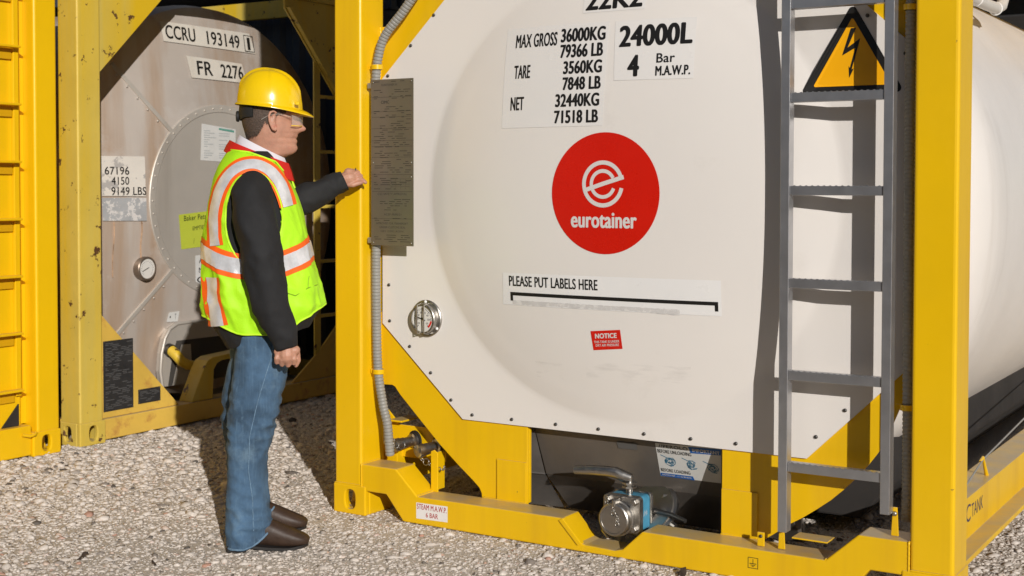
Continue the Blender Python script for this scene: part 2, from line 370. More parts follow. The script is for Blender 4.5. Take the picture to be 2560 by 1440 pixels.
# flat rib welded along the notch edge
MB().add([(1.046,-.003,.106),(1.062,-.003,.116),(1.140,-.003,.034),(1.124,-.003,.026),(1.046,.02,.106),(1.062,.02,.116),(1.140,.02,.034),(1.124,.02,.026)],
         [(0,1,2,3),(4,5,6,7),(0,1,5,4),(1,2,6,5),(2,3,7,6),(3,0,4,7)]).build('weld_strip', m_yel, T1, bevel=.002)
mir = lambda L: [(2.438-x, z) for x, z in L]
LL = [(.1395, .507), (.196, .509), (.210, .503), (.236, .473), (.330, .385), (.432, .291), (.520, .220), (.590, .167), (.615, .146), (.626, .126), (.628, .10), (.833, .10), (.833, .47), (.57, .47), (.24, .80), (.1395, .80)]
LR = [(1.619, .10), (1.76, .10), (1.80, .128), (1.866, .177), (1.91, .204), (1.956, .237), (2.003, .273), (2.046, .313), (2.09, .358), (2.13, .407), (2.165, .455), (2.190, .505), (2.229, .60), (2.262, .665), (2.2985, .70), (2.2985, .80), (2.20, .80), (1.90, .47), (1.619, .47)]
UL = [(.1395, 1.69), (.22, 1.69), (.56, 2.01), (.85, 2.01), (.85, 2.399), (.66, 2.399), (.55, 2.31), (.42, 2.18), (.278, 2.042), (.238, 2.006), (.198, 1.962), (.182, 1.948), (.16, 1.942), (.1395, 1.942)]
for P_ in (LL, LR, UL, mir(UL)): MB().prism(P_, .1305, .1425).build('gusset_plate', m_yel, T1, bevel=.0025)
MB().prism([(.70, .112), (.8315, .112), (.8315, .268), (.70, .268)], .123, .1300).build('doubler_plate', m_yel, T1, bevel=.002)
MB().prism([(1.6205, .112), (1.752, .112), (1.752, .268), (1.6205, .268)], .123, .1300).build('doubler_plate', m_yel, T1, bevel=.002)
for x in (.833, 1.619): MB().box(x-.0005 if x > 1 else x-.008, x+.008 if x > 1 else x+.0005, .143, .160, .112, .42).build('stiffener', m_yel, T1, bevel=.002)

# cream end panel: flat octagon with a dished disc pressed out of it
XC, ZC, R0, H0, EX, YW = 1.219, 1.28, .82, .080, 2.8, .120
def dome(x, z):
    r = math.hypot(x-XC, z-ZC)/R0
    if r >= 1.06: return YW
    h = H0*(1-min(r, 1)**EX)
    if r > .90: h = h*.85+.15*H0*.33*max(0, (1.06-r)/.16)
    return YW-h
octo = [(.157, .757), (.546, .406), (1.925, .406), (2.283, .757), (2.283, 1.735), (1.90, 2.084), (.52, 2.084), (.157, 1.735)]
def octr(a):
    d = np.array([math.cos(a), math.sin(a)]); best = 9
    for i in range(8):
        p, q = np.array(octo[i])-(XC, ZC), np.array(octo[(i+1) % 8])-(XC, ZC); e = q-p; den = d[0]*e[1]-d[1]*e[0]
        if abs(den) < 1e-9: continue
        t = (p[0]*e[1]-p[1]*e[0])/den; u_ = (p[0]*d[1]-p[1]*d[0])/den
        if t > 0 and -1e-6 <= u_ <= 1+1e-6: best = min(best, t)
    return best
angs = sorted(set([2*math.pi*i/160 for i in range(160)]+[math.atan2(z-ZC, x-XC) % (2*math.pi) for x, z in octo]))
fr_ = [0.02, .15, .3, .42, .52, .6, .66, .71, .75, .785, .82, .85, .88, .905, .93, .95, .97, .985, 1, 1.02, 1.045, 1.07]
V = []; n_ = len(angs)
for f_ in fr_:
    for a in angs:
        rr = min(f_*R0, octr(a)-.002); x, z = XC+rr*math.cos(a), ZC+rr*math.sin(a); V.append((x, dome(x, z), z))
for y_ in (YW, YW+.009):
    for a in angs: rr = octr(a); V.append((XC+rr*math.cos(a), y_, ZC+rr*math.sin(a)))
nr = len(fr_)+2
F = [(i*n_+k, i*n_+(k+1) % n_, (i+1)*n_+(k+1) % n_, (i+1)*n_+k) for i in range(nr-1) for k in range(n_)]+[tuple(range(n_))]
panel = MB().add(V, F).build('end_panel', m_white, T1, smooth=40)
for x, z in [(.41, 1.971), (.299, 1.859), (.186, 1.745), (.188, 1.50), (.189, 1.14), (.190, .912), (.194, .768), (.293, .672), (.395, .575), (.492, .476), (.591, .427), (.771, .427), (.963, .427), (1.142, .427),
             (1.326, .428), (1.507, .429), (1.675, .43), (1.84, .435), (1.957, .482), (2.054, .579), (2.15, .675), (2.245, .775), (2.25, 1.0), (2.25, 1.25), (2.25, 1.5), (2.238, 1.73), (2.115, 1.857), (2.0, 1.965), (1.86, 2.06), (1.6, 2.06), (1.3, 2.06), (1.0, 2.06), (.7, 2.06)]:
    screw(panel, x, YW-.0005, z)
flat = lambda x, z: YW

# stickers and lettering on the end panel
DX = -.009
def sticker(name, corners, mat, off=.0012, n=10, k=6, surf=dome, parent=T1): return patch(MB(), [(x+(DX if surf is dome else 0), z) for x, z in corners], surf, off, n, k).build(name, mat, parent, smooth=180, recalc=False)
def letters(parent, items, mat, surf=dome, off=.0022, name='lettering'):
    for it in items:
        q_ = DX if surf is dome else 0
        text(MB(), it[0], it[1]+q_, it[2]+q_, it[3], it[4], surf, off, *(it[5:])).build(name, mat, parent, recalc=False)
BB = .055
st = sticker('weight_sticker', [(.770, 1.892), (1.215, 1.892), (1.205, 1.522), (.770, 1.522)], m_film)
letters(st, [('MAX GROSS', .815, 1.002, 1.818, .050, .03), ('36000KG', 1.017, 1.203, 1.827, .050, BB), ('79366 LB', 1.018, 1.197, 1.770, .049, BB), ('TARE', .817, .891, 1.704, .049, .03),
             ('3560KG', 1.035, 1.196, 1.711, .047, BB), ('7848 LB', 1.035, 1.194, 1.653, .047, BB), ('NET', .808, .869, 1.587, .049, .03), ('32440KG', 1.007, 1.190, 1.593, .047, BB), ('71518 LB', 1.004, 1.187, 1.534, .047, BB)], m_black)
st = sticker('capacity_sticker', [(1.238, 1.890), (1.545, 1.888), (1.545, 1.676), (1.245, 1.680)], m_film)
letters(st, [('24000L', 1.258, 1.535, 1.796, .076, .065), ('4', 1.296, 1.342, 1.691, .076, .065), ('Bar', 1.406, 1.475, 1.735, .033, .03), ('M.A.W.P.', 1.404, 1.533, 1.690, .034, .045)], m_black)
st = sticker('size_code_sticker', [(1.10, 2.035), (1.35, 2.035), (1.35, 1.928), (1.10, 1.928)], m_film, n=8)
letters(st, [('22K2', 1.111, 1.338, 1.937, .075, .065)], m_black)
# round red logo
RL, LX, LZ = .2155, 1.214+DX, 1.283
V = [(LX, dome(LX, LZ)-.0012, LZ)]; F = []
for i in range(1, 11):
    for k in range(72):
        a = 2*math.pi*k/72; x, z = LX+RL*i/10*math.cos(a), LZ+RL*i/10*math.sin(a); V.append((x, dome(x, z)-.0012, z))
for k in range(72): F.append((0, 1+k, 1+(k+1) % 72))
for i in range(9):
    for k in range(72): F.append((1+i*72+k, 1+(i+1)*72+k, 1+(i+1)*72+(k+1) % 72, 1+i*72+(k+1) % 72))
logo = MB().add(V, F).build('round_logo', m_red, T1, smooth=180, recalc=False)
mb = MB(); ex, ez = 1.2085+DX, 1.3160
arc = lambda r, a0, a1, n: [(ex+r*math.cos(R(a0+(a1-a0)*i/n)), ez+r*math.sin(R(a0+(a1-a0)*i/n))) for i in range(n+1)]
ribbon2(mb, arc(.0758, 14, 349, 60), .0148, dome, .0024); ribbon2(mb, arc(.0460, 27, 340, 48), .0130, dome, .0024)
ribbon2(mb, [(ex-.0755, ez-.0235), (ex, ez+.0005), (ex+.083, ez+.0245)], .0150, dome, .0027)
mb.build('emblem', m_whitetxt, logo, recalc=False)
letters(logo, [('eurotainer', 1.079, 1.343, 1.160, .0545, .05)], m_whitetxt, off=.0024)
# label panel
st = sticker('label_area_sticker', [(.774, .985), (1.650, .990), (1.650, .868), (.768, .866)], m_labelw, n=24)
letters(st, [('PLEASE PUT LABELS HERE', .802, 1.186, .937, .0385, .03)], m_black)
mb = MB(); patch(mb, [(x+DX, z) for x, z in [(.806, .9145), (1.639, .9165), (1.639, .9040), (.806, .9020)]], dome, .0022, 30, 1)
patch(mb, [(x+DX, z) for x, z in [(.806, .903), (.818, .903), (.818, .882), (.806, .882)]], dome, .0023, 1, 2); patch(mb, [(x+DX, z) for x, z in [(1.627, .905), (1.639, .905), (1.639, .884), (1.627, .884)]], dome, .0023, 1, 2)
mb.build('bracket_line', m_black, st, recalc=False)
m_resid = M('torn_paper_residue', (.57, .55, .53), .7, var=.06, vs=30, spots=((.70, .68, .65), 40, .5, .6))
mb = MB(); rs = np.random.default_rng(3); xs = np.linspace(.815, 1.50, 60)+DX
top = .8835+.002*rs.random(60); bot = .8715-.004*rs.random(60)-.004*(xs > 1.40)
mb.add([(x, dome(x, z)-.0019, z) for x, z in zip(xs, top)]+[(x, dome(x, z)-.0019, z) for x, z in zip(xs, bot)], [(i, i+60, i+61, i+1) for i in range(59)])
mb.build('paper_residue', m_resid, st, recalc=False)
st = sticker('notice_sticker', [(1.150, .789), (1.270, .801), (1.276, .733), (1.158, .720)], m_red)
letters(st, [('NOTICE', 1.168, 1.256, .763, .018, .07, .008), ('THIS TANK IS UNDER', 1.163, 1.265, .7455, .009, .02, .010), ('DRY AIR PRESSURE', 1.169, 1.263, .7335, .009, .02, .009)], m_whitetxt)
def smudge_mat():
    mt = bpy.data.materials.new('grey_smear'); mt.use_nodes = True; n = mt.node_tree.nodes; l = mt.node_tree.links; b = n['Principled BSDF']
    b.inputs['Base Color'].default_value = (.40, .37, .34, 1); b.inputs['Roughness'].default_value = .7
    tc = n.new('ShaderNodeTexCoord'); mp = n.new('ShaderNodeMapping'); mp.inputs['Scale'].default_value = (7, 1, 30); no = n.new('ShaderNodeTexNoise'); no.inputs['Scale'].default_value = 1.6; no.inputs['Detail'].default_value = 6
    r = n.new('ShaderNodeMapRange'); r.inputs[1].default_value = .50; r.inputs[2].default_value = .80; r.inputs[4].default_value = .14
    l.new(tc.outputs['Object'], mp.inputs[0]); l.new(mp.outputs[0], no.inputs['Vector']); l.new(no.outputs['Fac'], r.inputs[0]); l.new(r.outputs[0], b.inputs['Alpha']); return mt
m_smear = smudge_mat()
for c in ([(1.12, .675), (1.53, .685), (1.53, .625), (1.12, .615)], [(.90, .66), (1.02, .66), (1.02, .60), (.90, .60)]):
    sticker('grey_smear', c, m_smear, .0010, 10, 4)
# warning triangle
def rtri(cx, cz, s, r):
    c = [(cx, cz+s), (cx-s*.866, cz-s*.5), (cx+s*.866, cz-s*.5)]; out = []
    for (x, z), a0 in zip(c, (30, 150, 270)):
        d = Vector((cx-x, cz-z)).normalized()*2*r
        for k in range(9):
            a = R(a0+120*k/8); out.append((x+d.x+r*math.cos(a), z+d.y+r*math.sin(a)))
    return out
tri = rtri(2.0665, 1.707, .196, .014); tri2 = rtri(2.0665, 1.708, .148, .005)
def ftri(P_, off, rings=10):
    c = np.mean(P_, 0); n = len(P_); V = [(c[0], dome(*c)-off, c[1])]
    for i in range(1, rings+1):
        for p in P_: q = c+(np.array(p)-c)*i/rings; V.append((q[0], dome(*q)-off, q[1]))
    F = [(0, 1+k, 1+(k+1) % n) for k in range(n)]+[(1+i*n+k, 1+(i+1)*n+k, 1+(i+1)*n+(k+1) % n, 1+i*n+(k+1) % n) for i in range(rings-1) for k in range(n)]
    return MB().add(V, F)
wt = ftri(tri, .0012).build('warning_sticker', m_black, T1, recalc=False)
ftri(tri2, .0020).build('amber_field', m_orange, wt, recalc=False)
bolt = [(2.062, 1.820), (2.079, 1.820), (2.052, 1.758), (2.093, 1.786), (2.066, 1.687), (2.073, 1.690), (2.058, 1.660), (2.056, 1.698), (2.060, 1.691), (2.077, 1.756), (2.034, 1.733)]
MB().add([(x, dome(x, z)-.0030, z) for x, z in bolt], [tuple(range(len(bolt)))]).build('lightning_symbol', m_black, wt)

# data plate
DP = MB().box(.172, .378, .028, .031, 1.074, 1.723).build('data_plate', m_plate, T1, bevel=.001)
MB().box(.150, .172, .032, .115, 1.690, 1.712).build('plate_bracket', m_steel, T1, bevel=.002)
MB().box(.150, .172, .032, .115, 1.082, 1.104).build('plate_bracket', m_steel, T1, bevel=.002)
MB().box(.170, .182, .032, .036, 1.074, 1.723).build('plate_backing', m_steel, T1, bevel=.001)
psf = lambda x, z: .028
for t_, a, c, z, h, bd in [('EUROTAINER SA', .225, .300, 1.697, .008, 0), ('CIMC', .222, .262, 1.628, .012, .03), ('CSC SAFETY APPROVAL', .205, .348, 1.272, .008, 0), ('ACEP-FR90/21', .235, .320, 1.192, .008, 0),
                     ('APPROVED FOR TRANSPORT', .197, .352, 1.157, .008, 0), ('UNDER CUSTOMS SEAL', .214, .340, 1.142, .008, 0), ('GB/C 22302 LR/2014', .220, .330, 1.127, .007, 0)]:
    text(MB(), t_, a, c, z, h, psf, .0006, bd).build('lettering', m_etch, DP, recalc=False)
mb = MB(); rs = np.random.default_rng(11)
for zz in (1.654, 1.598, 1.577, 1.532, 1.485, 1.462, 1.42, 1.352, 1.286, 1.18): patch(mb, [(.176, zz), (.374, zz), (.374, zz-.0012), (.176, zz-.0012)], psf, .0006, 1, 1)
for z_ in np.arange(1.715, 1.09, -.0082):
    if any(abs(z_-q) < .013 for q in (1.700, 1.634, 1.276, 1.196, 1.160, 1.146, 1.130)): continue
    x = .186+rs.choice([0, .004, .03])
    while x < .35:
        w_ = rs.uniform(.008, .05)
        if rs.random() < .62: patch(mb, [(x, z_), (min(x+w_, .368), z_), (min(x+w_, .368), z_-.0024), (x, z_-.0024)], psf, .0006, 1, 1)
        x += w_+rs.uniform(.003, .03)
for zi in range(4):
    for xi in range(4):
        x, z = .27+xi*.023, 1.335-zi*.010
        for q in ((x, x+.021, z, z-.0008), (x, x+.0008, z, z-.009)): patch(mb, [(q[0], q[2]), (q[1], q[2]), (q[1], q[3]), (q[0], q[3])], psf, .0006, 1, 1)
mb.build('small_print', m_etch, DP, recalc=False)['kind'] = 'stuff'
for x, z in [(.183, 1.712), (.368, 1.712), (.183, 1.398), (.368, 1.398), (.183, 1.085), (.368, 1.085), (.368, 1.342)]: screw(DP, x, .028, z, .0035, 'screw', m_stain)

# thermometer gauge on the panel
G = MB().lathe([(.074, .118), (.074, .108), (.066, .102), (.060, .085), (.058, .082)], (0, 0, 0), (0, 1, 0), 40)
G = MB().lathe([(.073, .002), (.073, -.006), (.070, -.009), (.061, -.009), (.059, -.032), (.0565, -.034), (.052, -.034), (.052, -.026)], (.376, YW, .788), (0, 1, 0), 44).build('temperature_gauge', m_stain, T1, smooth=35)
MB().lathe([(.052, 0), (.0518, -.001)], (.376, YW-.0255, .788), (0, 1, 0), 36).build('dial', m_dial, G)
mb = MB(); dsf = lambda x, z: YW-.0265
for k in range(31):
    a = R(-50+280*k/30); r0 = .036 if k % 5 else .032
    ribbon2(mb, [(.376+r0*math.cos(a), .788+r0*math.sin(a)), (.376+.043*math.cos(a), .788+.043*math.sin(a))], .0014 if k % 5 else .0024, dsf, .001)
ribbon2(mb, [(.376+.012, .788-.006), (.376-.036, .788+.010)], .004, dsf, .003)
for k in range(8): a = R(-40+260*k/7); text(mb, str(20*k), .376+.026*math.cos(a)-.005, .376+.026*math.cos(a)+.005, .788+.026*math.sin(a)-.004, .007, dsf, .001)
mb.lathe([(.005, 0), (.005, -.003)], (.376, YW-.028, .788), (0, 1, 0), 12)
mb.build('needle_and_scale', m_black, G, recalc=False)
MB().add([(.376+r*math.cos(a), YW-.0276, .788+r*math.sin(a)) for a in [R(-50+8*i) for i in range(6)] for r in (.036, .044)], [(2*i, 2*i+1, 2*i+3, 2*i+2) for i in range(5)]).build('red_zone', m_red, G)
for dx in (-.015, .018): MB().tube([(.376+dx, YW-.012, .788+.060), (.376+dx, YW-.046, .788+.054), (.376+dx, YW-.048, .788), (.376+dx, YW-.046, .788-.054), (.376+dx, YW-.012, .788-.060)], .0028, 8).build('guard_wire', m_stain, G, smooth=40)
for dx, dz in ((.0, .066), (.055, -.037), (-.055, -.037)): screw(G, .376+dx, YW-.009, .788+dz, .006, 'screw', m_labelw)

# ribbed conduits
def conduit(path, r, mat, parent, pitch=.0135, name='conduit'):
    P_ = [Vector(p) for p in path]; Q = []
    for i in range(len(P_)-1):                       # Catmull-Rom
        a, b, c, d = P_[max(i-1, 0)], P_[i], P_[i+1], P_[min(i+2, len(P_)-1)]
        for k in range(24):
            t = k/24; Q.append(.5*((2*b)+(c-a)*t+(2*a-5*b+4*c-d)*t*t+(3*b-a-3*c+d)*t**3))
    Q.append(P_[-1]); L = [0]
    for i in range(1, len(Q)): L.append(L[-1]+(Q[i]-Q[i-1]).length)
    n = int(L[-1]/pitch*4); pts = []; rad = []
    for i in range(n+1):
        s_ = L[-1]*i/n; j = min(int(np.searchsorted(L, s_)), len(L)-1); j = max(j, 1); f = (s_-L[j-1])/max(L[j]-L[j-1], 1e-9)
        pts.append(Q[j-1].lerp(Q[j], f)); rad.append(r*(1., .985, .86, .985)[i % 4])
    return MB().tube(pts, rad, 14).build(name, mat, parent, smooth=28)
conduit([(.36, .085, 2.07), (.291, .075, 1.984), (.212, .065, 1.896), (.181, .06, 1.804), (.171, .06, 1.72)], .0185, m_cond, T1)
conduit([(.172, .06, 1.080), (.171, .06, .95), (.173, .06, .78), (.180, .06, .58), (.205, .06, .44), (.226, .06, .365), (.231, .065, .285), (.232, .07, .24)], .0185, m_cond, T1)
def clip(x, z, y=.06, r=.0235, m_=None):
    MB().lathe([(r, -.009), (r, .009), (r-.003, .009), (r-.003, -.009)], (x, y, z), (0, 0, 1), 24).build('hose_clip', m_ or m_yel, T1, smooth=40)
    MB().box(x-r-.014, x-r+.002, y-.004, y+.004, z-.008, z+.008).build('clip_lug', m_yel, T1, bevel=.001)
clip(.1775, 1.775); clip(.183, .571)
conduit([(2.262, .09, 2.10), (2.262, .09, 1.5), (2.264, .09, .9), (2.266, .09, .45), (2.262, .10, .25)], .0165, m_cond, T1)
clip(2.262, 1.87, .09); clip(2.265, .612, .09)

# ladder
LD = empty('ladder', '', ''); LD.parent = T1
for k in ('label', 'category'): del LD[k]
for xl, z0 in ((1.872, .181), (2.207, .284)):
    mb = MB(); prof = [(xl, 0), (xl+.030, 0), (xl+.030, .042), (xl+.027, .042), (xl+.027, .004), (xl+.003, .004), (xl+.003, .042), (xl, .042)]
    mb.add([(x, y-.002, z) for z in (z0, 2.45) for x, y in prof], [(i, (i+1) % 8, 8+(i+1) % 8, 8+i) for i in range(8)]+[tuple(range(8)), tuple(range(8, 16))])
    mb.build('stile', m_steel, LD, bevel=.0045, seg=3)
for i in range(-2, 5):
    zt = 1.610-i*.2996
    mb = MB().box(1.903, 2.206, .003, .036, zt-.030, zt)
    for k in range(15):
        x = 1.912+k*.0197; mb.add([(x, .0035, zt), (x+.012, .0035, zt), (x+.006, .0035, zt+.0028), (x, .006, zt), (x+.012, .006, zt), (x+.006, .006, zt+.0028)], [(0,1,2),(3,5,4),(0,3,4,1),(1,4,5,2),(2,5,3,0)])
    mb.build('rung', m_steel, LD, bevel=.0025)
for x, z0, z1 in ((1.868, .112, .205), (2.241, .209, .300)):
    MB().prism([(x-.012, z0), (x+.012, z0), (x+.007, z1), (x-.007, z1)], .046, .052).build('ladder_bracket', m_yel, T1, bevel=.0015)
    screw(T1, x, .046, z1-.02, .008, 'bolt', m_stain)
MB().prism([(1.783, .111), (1.808, .111), (1.808, .158), (1.783, .158)], .046, .052).build('tie_lug', m_yel, T1, bevel=.002)
screw(T1, 1.796, .046, .145, .006, 'bolt', m_screw)
MB().prism([(1.90, .150), (2.02, .150), (2.02, .155), (1.90, .155)], .055, .13).build('step_plate', m_yel, T1, bevel=.001)

# stickers on the bottom rail
rs_ = lambda x, z: .004
st = sticker('steam_sticker', [(.409, .088), (.556, .0905), (.556, .030), (.409, .026)], m_labelw, .0008, 2, 2, rs_)
letters(st, [('STEAM M.A.W.P.', .413, .552, .064, .021, .012), ('6 BAR', .455, .512, .036, .019, .012)], m_redtxt, rs_, .0014)
mb = MB()
for q in ((1.768, 1.804, .082, .0800), (1.768, 1.804, .047, .0450), (1.768, 1.770, .082, .045), (1.802, 1.804, .082, .045), (1.785, 1.787, .076, .062), (1.774, 1.798, .0625, .060), (1.778, 1.794, .0572, .0550), (1.782, 1.790, .0525, .0505)):
    patch(mb, [(q[0], q[2]), (q[1], q[2]), (q[1], q[3]), (q[0], q[3])], rs_, .0008, 1, 1)
mb.build('earth_symbol', m_black, T1, recalc=False)

def weld(pts, r=.0035):
    P_ = [Vector(p) for p in pts]; Q = []
    for i in range(len(P_)-1):
        n = max(2, int((P_[i+1]-P_[i]).length/.006))
        for k in range(n): Q.append(P_[i].lerp(P_[i+1], k/n))
    Q.append(P_[-1]); MB().tube(Q, [r*(.75+.5*abs(math.sin(k*1.9))) for k in range(len(Q))], 7).build('weld_bead', m_yel, T1, smooth=70)
weld([(.006, .0035, .119), (.137, .0035, .119)]); weld([(2.301, .0035, .119), (2.432, .0035, .119)])
weld([(.1405, .004, .102), (.1405, .004, .204), (.1405, .12, .206)]); weld([(2.2975, .004, .102), (2.2975, .004, .206), (2.2975, .12, .208)])
weld([(.634, .129, .111), (.70, .122, .111), (.832, .122, .111)]); weld([(1.62, .122, .111), (1.76, .129, .111)]); weld([(.412, .006, .111), (.412, .126, .111)]); weld([(2.031, .006, .111), (2.031, .126, .111)])
weld([(.1400, .130, 1.70), (.1400, .130, 1.94)], .004); weld([(.1400, .130, .51), (.1400, .130, .75)], .004)
# steam pipes behind the left rail end
MB().prism([(.10, .205), (.40, .205), (.40, .320), (.34, .335), (.17, .335), (.10, .40)], .215, .223).build('pipe_bracket', m_yel, T1, bevel=.002)
MB().box(.15, .215, .17, .30, .352, .360).build('bracket_shelf', m_yel, T1, bevel=.002)
MB().prism([(.405, .11), (.438, .11), (.438, .262), (.420, .275), (.405, .268)], .105, .112).build('pipe_bracket_leg', m_yel, T1, bevel=.002)
MB().box(.405, .412, .113, .19, .11, .26).build('pipe_bracket_flange', m_yel, T1, bevel=.001)
def chain(pts, parent, r=.006, name='chain'):
    mb = MB(); P_ = [Vector(p) for p in pts]
    for i in range(len(P_)-1):
        d = (P_[i+1]-P_[i]); L = d.length; nrm = d.cross(Vector((.3, .2, .9) if i % 2 else (.9, -.4, .1))).normalized()
        mb.torus((P_[i]+P_[i+1])/2, nrm, L*.62, .0016, 14, 6)
    return mb.build(name, m_stain, parent, smooth=180)
for i, (x0, z0) in enumerate(((.235, .272), (.352, .262))):
    d = Vector((-.30, -1, -.10)).normalized(); b0 = Vector((x0+.02, .213, z0+.01))
    pp = MB().lathe([(.028, 0), (.028, .02), (.020, .024), (.020, .060), (.0225, .062), (.0225, .084), (.026, .086), (.026, .112), (.020, .116)], b0, d, 22).build('steam_pipe', m_stain, T1, smooth=35)
    MB().lathe([(.038, 0), (.038, .008)], b0, d, 24).build('pipe_collar', m_rub, pp, smooth=35)
    e_ = b0+d*.10
    if i: chain([e_+Vector((math.sin(t)*.05+.035*t, .0, -.03-.034*math.sin(t))) for t in np.linspace(0, 2.6, 12)], pp)
    else: chain([e_+Vector((.005+.004*math.sin(3*t), -.025, .03-.012*t)) for t in np.linspace(0, 3, 7)]+[e_+Vector((.03, -.02, .0)), e_+Vector((.05, -.015, .012))], pp)

# tank shell, dull bottom sump, bottom valve
TZ, TR = 1.215, 1.165
prof = [(.55, .40), (.85, .44), (1.0, .52), (1.10, .62), (1.15, .72), (TR, .86)]
mb = MB(); mb.lathe(prof+[(TR, .95+.9*i) for i in range(6)]+[(1.1, 5.85), (.8, 5.95), (.3, 6.0)], (1.219, 0, TZ), (0, 1, 0), 72)
mb.build('tank_shell', m_shell, T1, smooth=40)
MB().prism([(.50, .06), (1.90, .06), (2.02, .20), (2.02, .42), (.42, .42), (.42, .20)], .78, 5.8).build('under_tank_shade_block', M('painted_shade', (.022, .019, .017), .8, var=.3, vs=5), T1, bevel=.01)  # added dark block that stands in for the shade under the tank
sl_y = lambda x, z: float(np.interp(z, [.03, .20, .43], [.45, .27, .165]))
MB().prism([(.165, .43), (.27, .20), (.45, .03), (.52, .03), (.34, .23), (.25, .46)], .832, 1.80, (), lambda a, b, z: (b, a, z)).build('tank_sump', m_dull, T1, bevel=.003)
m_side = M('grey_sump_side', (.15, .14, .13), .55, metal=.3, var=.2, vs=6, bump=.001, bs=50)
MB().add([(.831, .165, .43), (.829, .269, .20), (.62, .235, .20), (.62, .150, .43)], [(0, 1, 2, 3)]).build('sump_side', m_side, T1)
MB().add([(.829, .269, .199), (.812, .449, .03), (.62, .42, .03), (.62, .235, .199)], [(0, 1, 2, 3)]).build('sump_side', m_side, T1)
MB().tube([(.829, .268, .200), (.62, .233, .200)], .004, 8).build('weld_bead', m_side, T1, smooth=60)
st = sticker('valve_notice_sticker', [(1.338, .386), (1.595, .396), (1.569, .257), (1.332, .256)], m_sticker, .0015, 2, 6, sl_y)
letters(st, [('BEFORE UNLOADING', 1.342, 1.474, .350, .0135, .012), ('BEFORE LOADING', 1.340, 1.456, .276, .0125, .012), ('//PEROLO', 1.350, 1.464, .371, .012, .04)], m_black, sl_y, .0025)
mb = MB(); patch(mb, [(1.467, .386), (1.594, .391), (1.589, .367), (1.473, .362)], sl_y, .0022, 1, 1); mb.build('blue_heading', m_blue, st, recalc=False)
mb = MB(); patch(mb, [(1.335, .269), (1.463, .270), (1.468, .255), (1.333, .257)], sl_y, .0022, 1, 1); mb.build('blue_bar', m_blue, st, recalc=False)
rs = np.random.default_rng(5)
for cx_, cz_ in ((1.385, .318), (1.468, .315), (1.549, .312)):
    mb = MB()
    for k in range(60):
        a = rs.uniform(0, 6.28); r = rs.uniform(.003, .022); ribbon2(mb, [(cx_+r*math.cos(a), cz_+r*.8*math.sin(a)), (cx_+r*1.1*math.cos(a+.8), cz_+r*.9*math.sin(a+.8))], .0019, sl_y, .0022)
    ribbon2(mb, [(cx_-.035, cz_+.024), (cx_, cz_+.010)], .0028, sl_y, .0022)
    mb.build('valve_drawing', M('blue_line_print', (.04, .17, .28), .5) if cx_ < 1.4 else bpy.data.materials['blue_line_print'], st, recalc=False)['kind'] = 'stuff'
letters(st, [('IMPORTANT', 1.482, 1.586, .3685, .0125, .03), ('NOTICE REF - 11 16 28 00 01', 1.342, 1.456, .2600, .006, .01)], m_whitetxt, sl_y, .0030)
st = sticker('stamped_plate', [(1.180, .375), (1.262, .376), (1.260, .349), (1.181, .347)], m_darktxt, .003, 2, 2, sl_y)

VV = empty('bottom_valve', '', ''); VV.parent = T1
for k in ('label', 'category'): del VV[k]
def rsq(cx, cz, a, b, r, n=6):
    out = []
    for sx, sz, a0 in ((1, 1, 0), (-1, 1, 90), (-1, -1, 180), (1, -1, 270)):
        for k in range(n+1): t = R(a0+90*k/n); out.append((cx+sx*(a-r)+r*math.cos(t), cz+sz*(b-r)+r*math.sin(t)))
    return out
vx, vz = 1.257, .140
MB().prism(rsq(vx, vz, .073, .066, .016), .080, .110).build('valve_front', m_stain, VV, bevel=.003)
MB().prism(rsq(vx, vz, .070, .063, .016), .1105, .168).build('blue_wrap', m_cyan, VV, bevel=.004, seg=3)
MB().prism(rsq(vx, vz, .074, .068, .016), .1685, .186).build('valve_back', m_stain, VV, bevel=.003)
MB().lathe([(.064, .0), (.064, -.012), (.059, -.014), (.059, -.040), (.055, -.044), (.049, -.044), (.048, -.041), (.020, -.042)], (vx-.010, .0795, vz-.014), (0, 1, 0), 40).build('valve_cap', m_stain, VV, smooth=30)
MB().box(vx-.012, vx+.000, .030, .075, vz+.034, vz+.060).build('cap_lug', m_stain, VV, bevel=.004)
for sx in (-1, 1):
    for sz in (1, -1): MB().lathe([(.012, 0), (.012, -.012), (.010, -.014)], (vx+sx*.053, .080, vz+sz*.048), (0, 1, 0), 6).build('bolt', m_stain, VV, smooth=25)
chain([(vx-.018+.010*t+.006*math.sin(4*t), .036, vz+.040-.024*t) for t in np.linspace(0, 3.0, 9)], VV)
chain([(vx-.05+.004*math.sin(3*t), .062, vz+.062-.010*t) for t in np.linspace(0, 3.0, 6)], VV)
MB().lathe([(.013, .0), (.013, .035), (.016, .036), (.016, .042), (.014, .044), (.014, .072), (.011, .074)], (vx+.004, .135, vz+.060), (0, 0, 1), 20).build('valve_stem', m_stain, VV, smooth=35)
MB().lathe([(.028, .0), (.028, .006), (.018, .007), (.018, .012), (.027, .013), (.027, .019)], (vx+.004, .135, vz+.086), (0, 0, 1), 8).build('stem_stop', m_stain, VV, smooth=25)
hz = vz+.124
MB().tube([(vx+.010, .135, hz-.006), (vx-.015, .128, hz+.001), (vx-.045, .122, hz+.012), (vx-.075, .118, hz+.014), (vx-.135, .112, hz+.012), (vx-.205, .106, hz+.006)], [.016, .018, .018, .017, .016, .014], 14, flat=1.15).build('lever', m_stain, VV, smooth=40)
MB().lathe([(.112, 0), (.112, .012), (.100, .014), (.098, .02)], (vx+.045, .225, vz-.012), (-.12, -.75, .62), 48).build('flange', m_stain, VV, smooth=30)
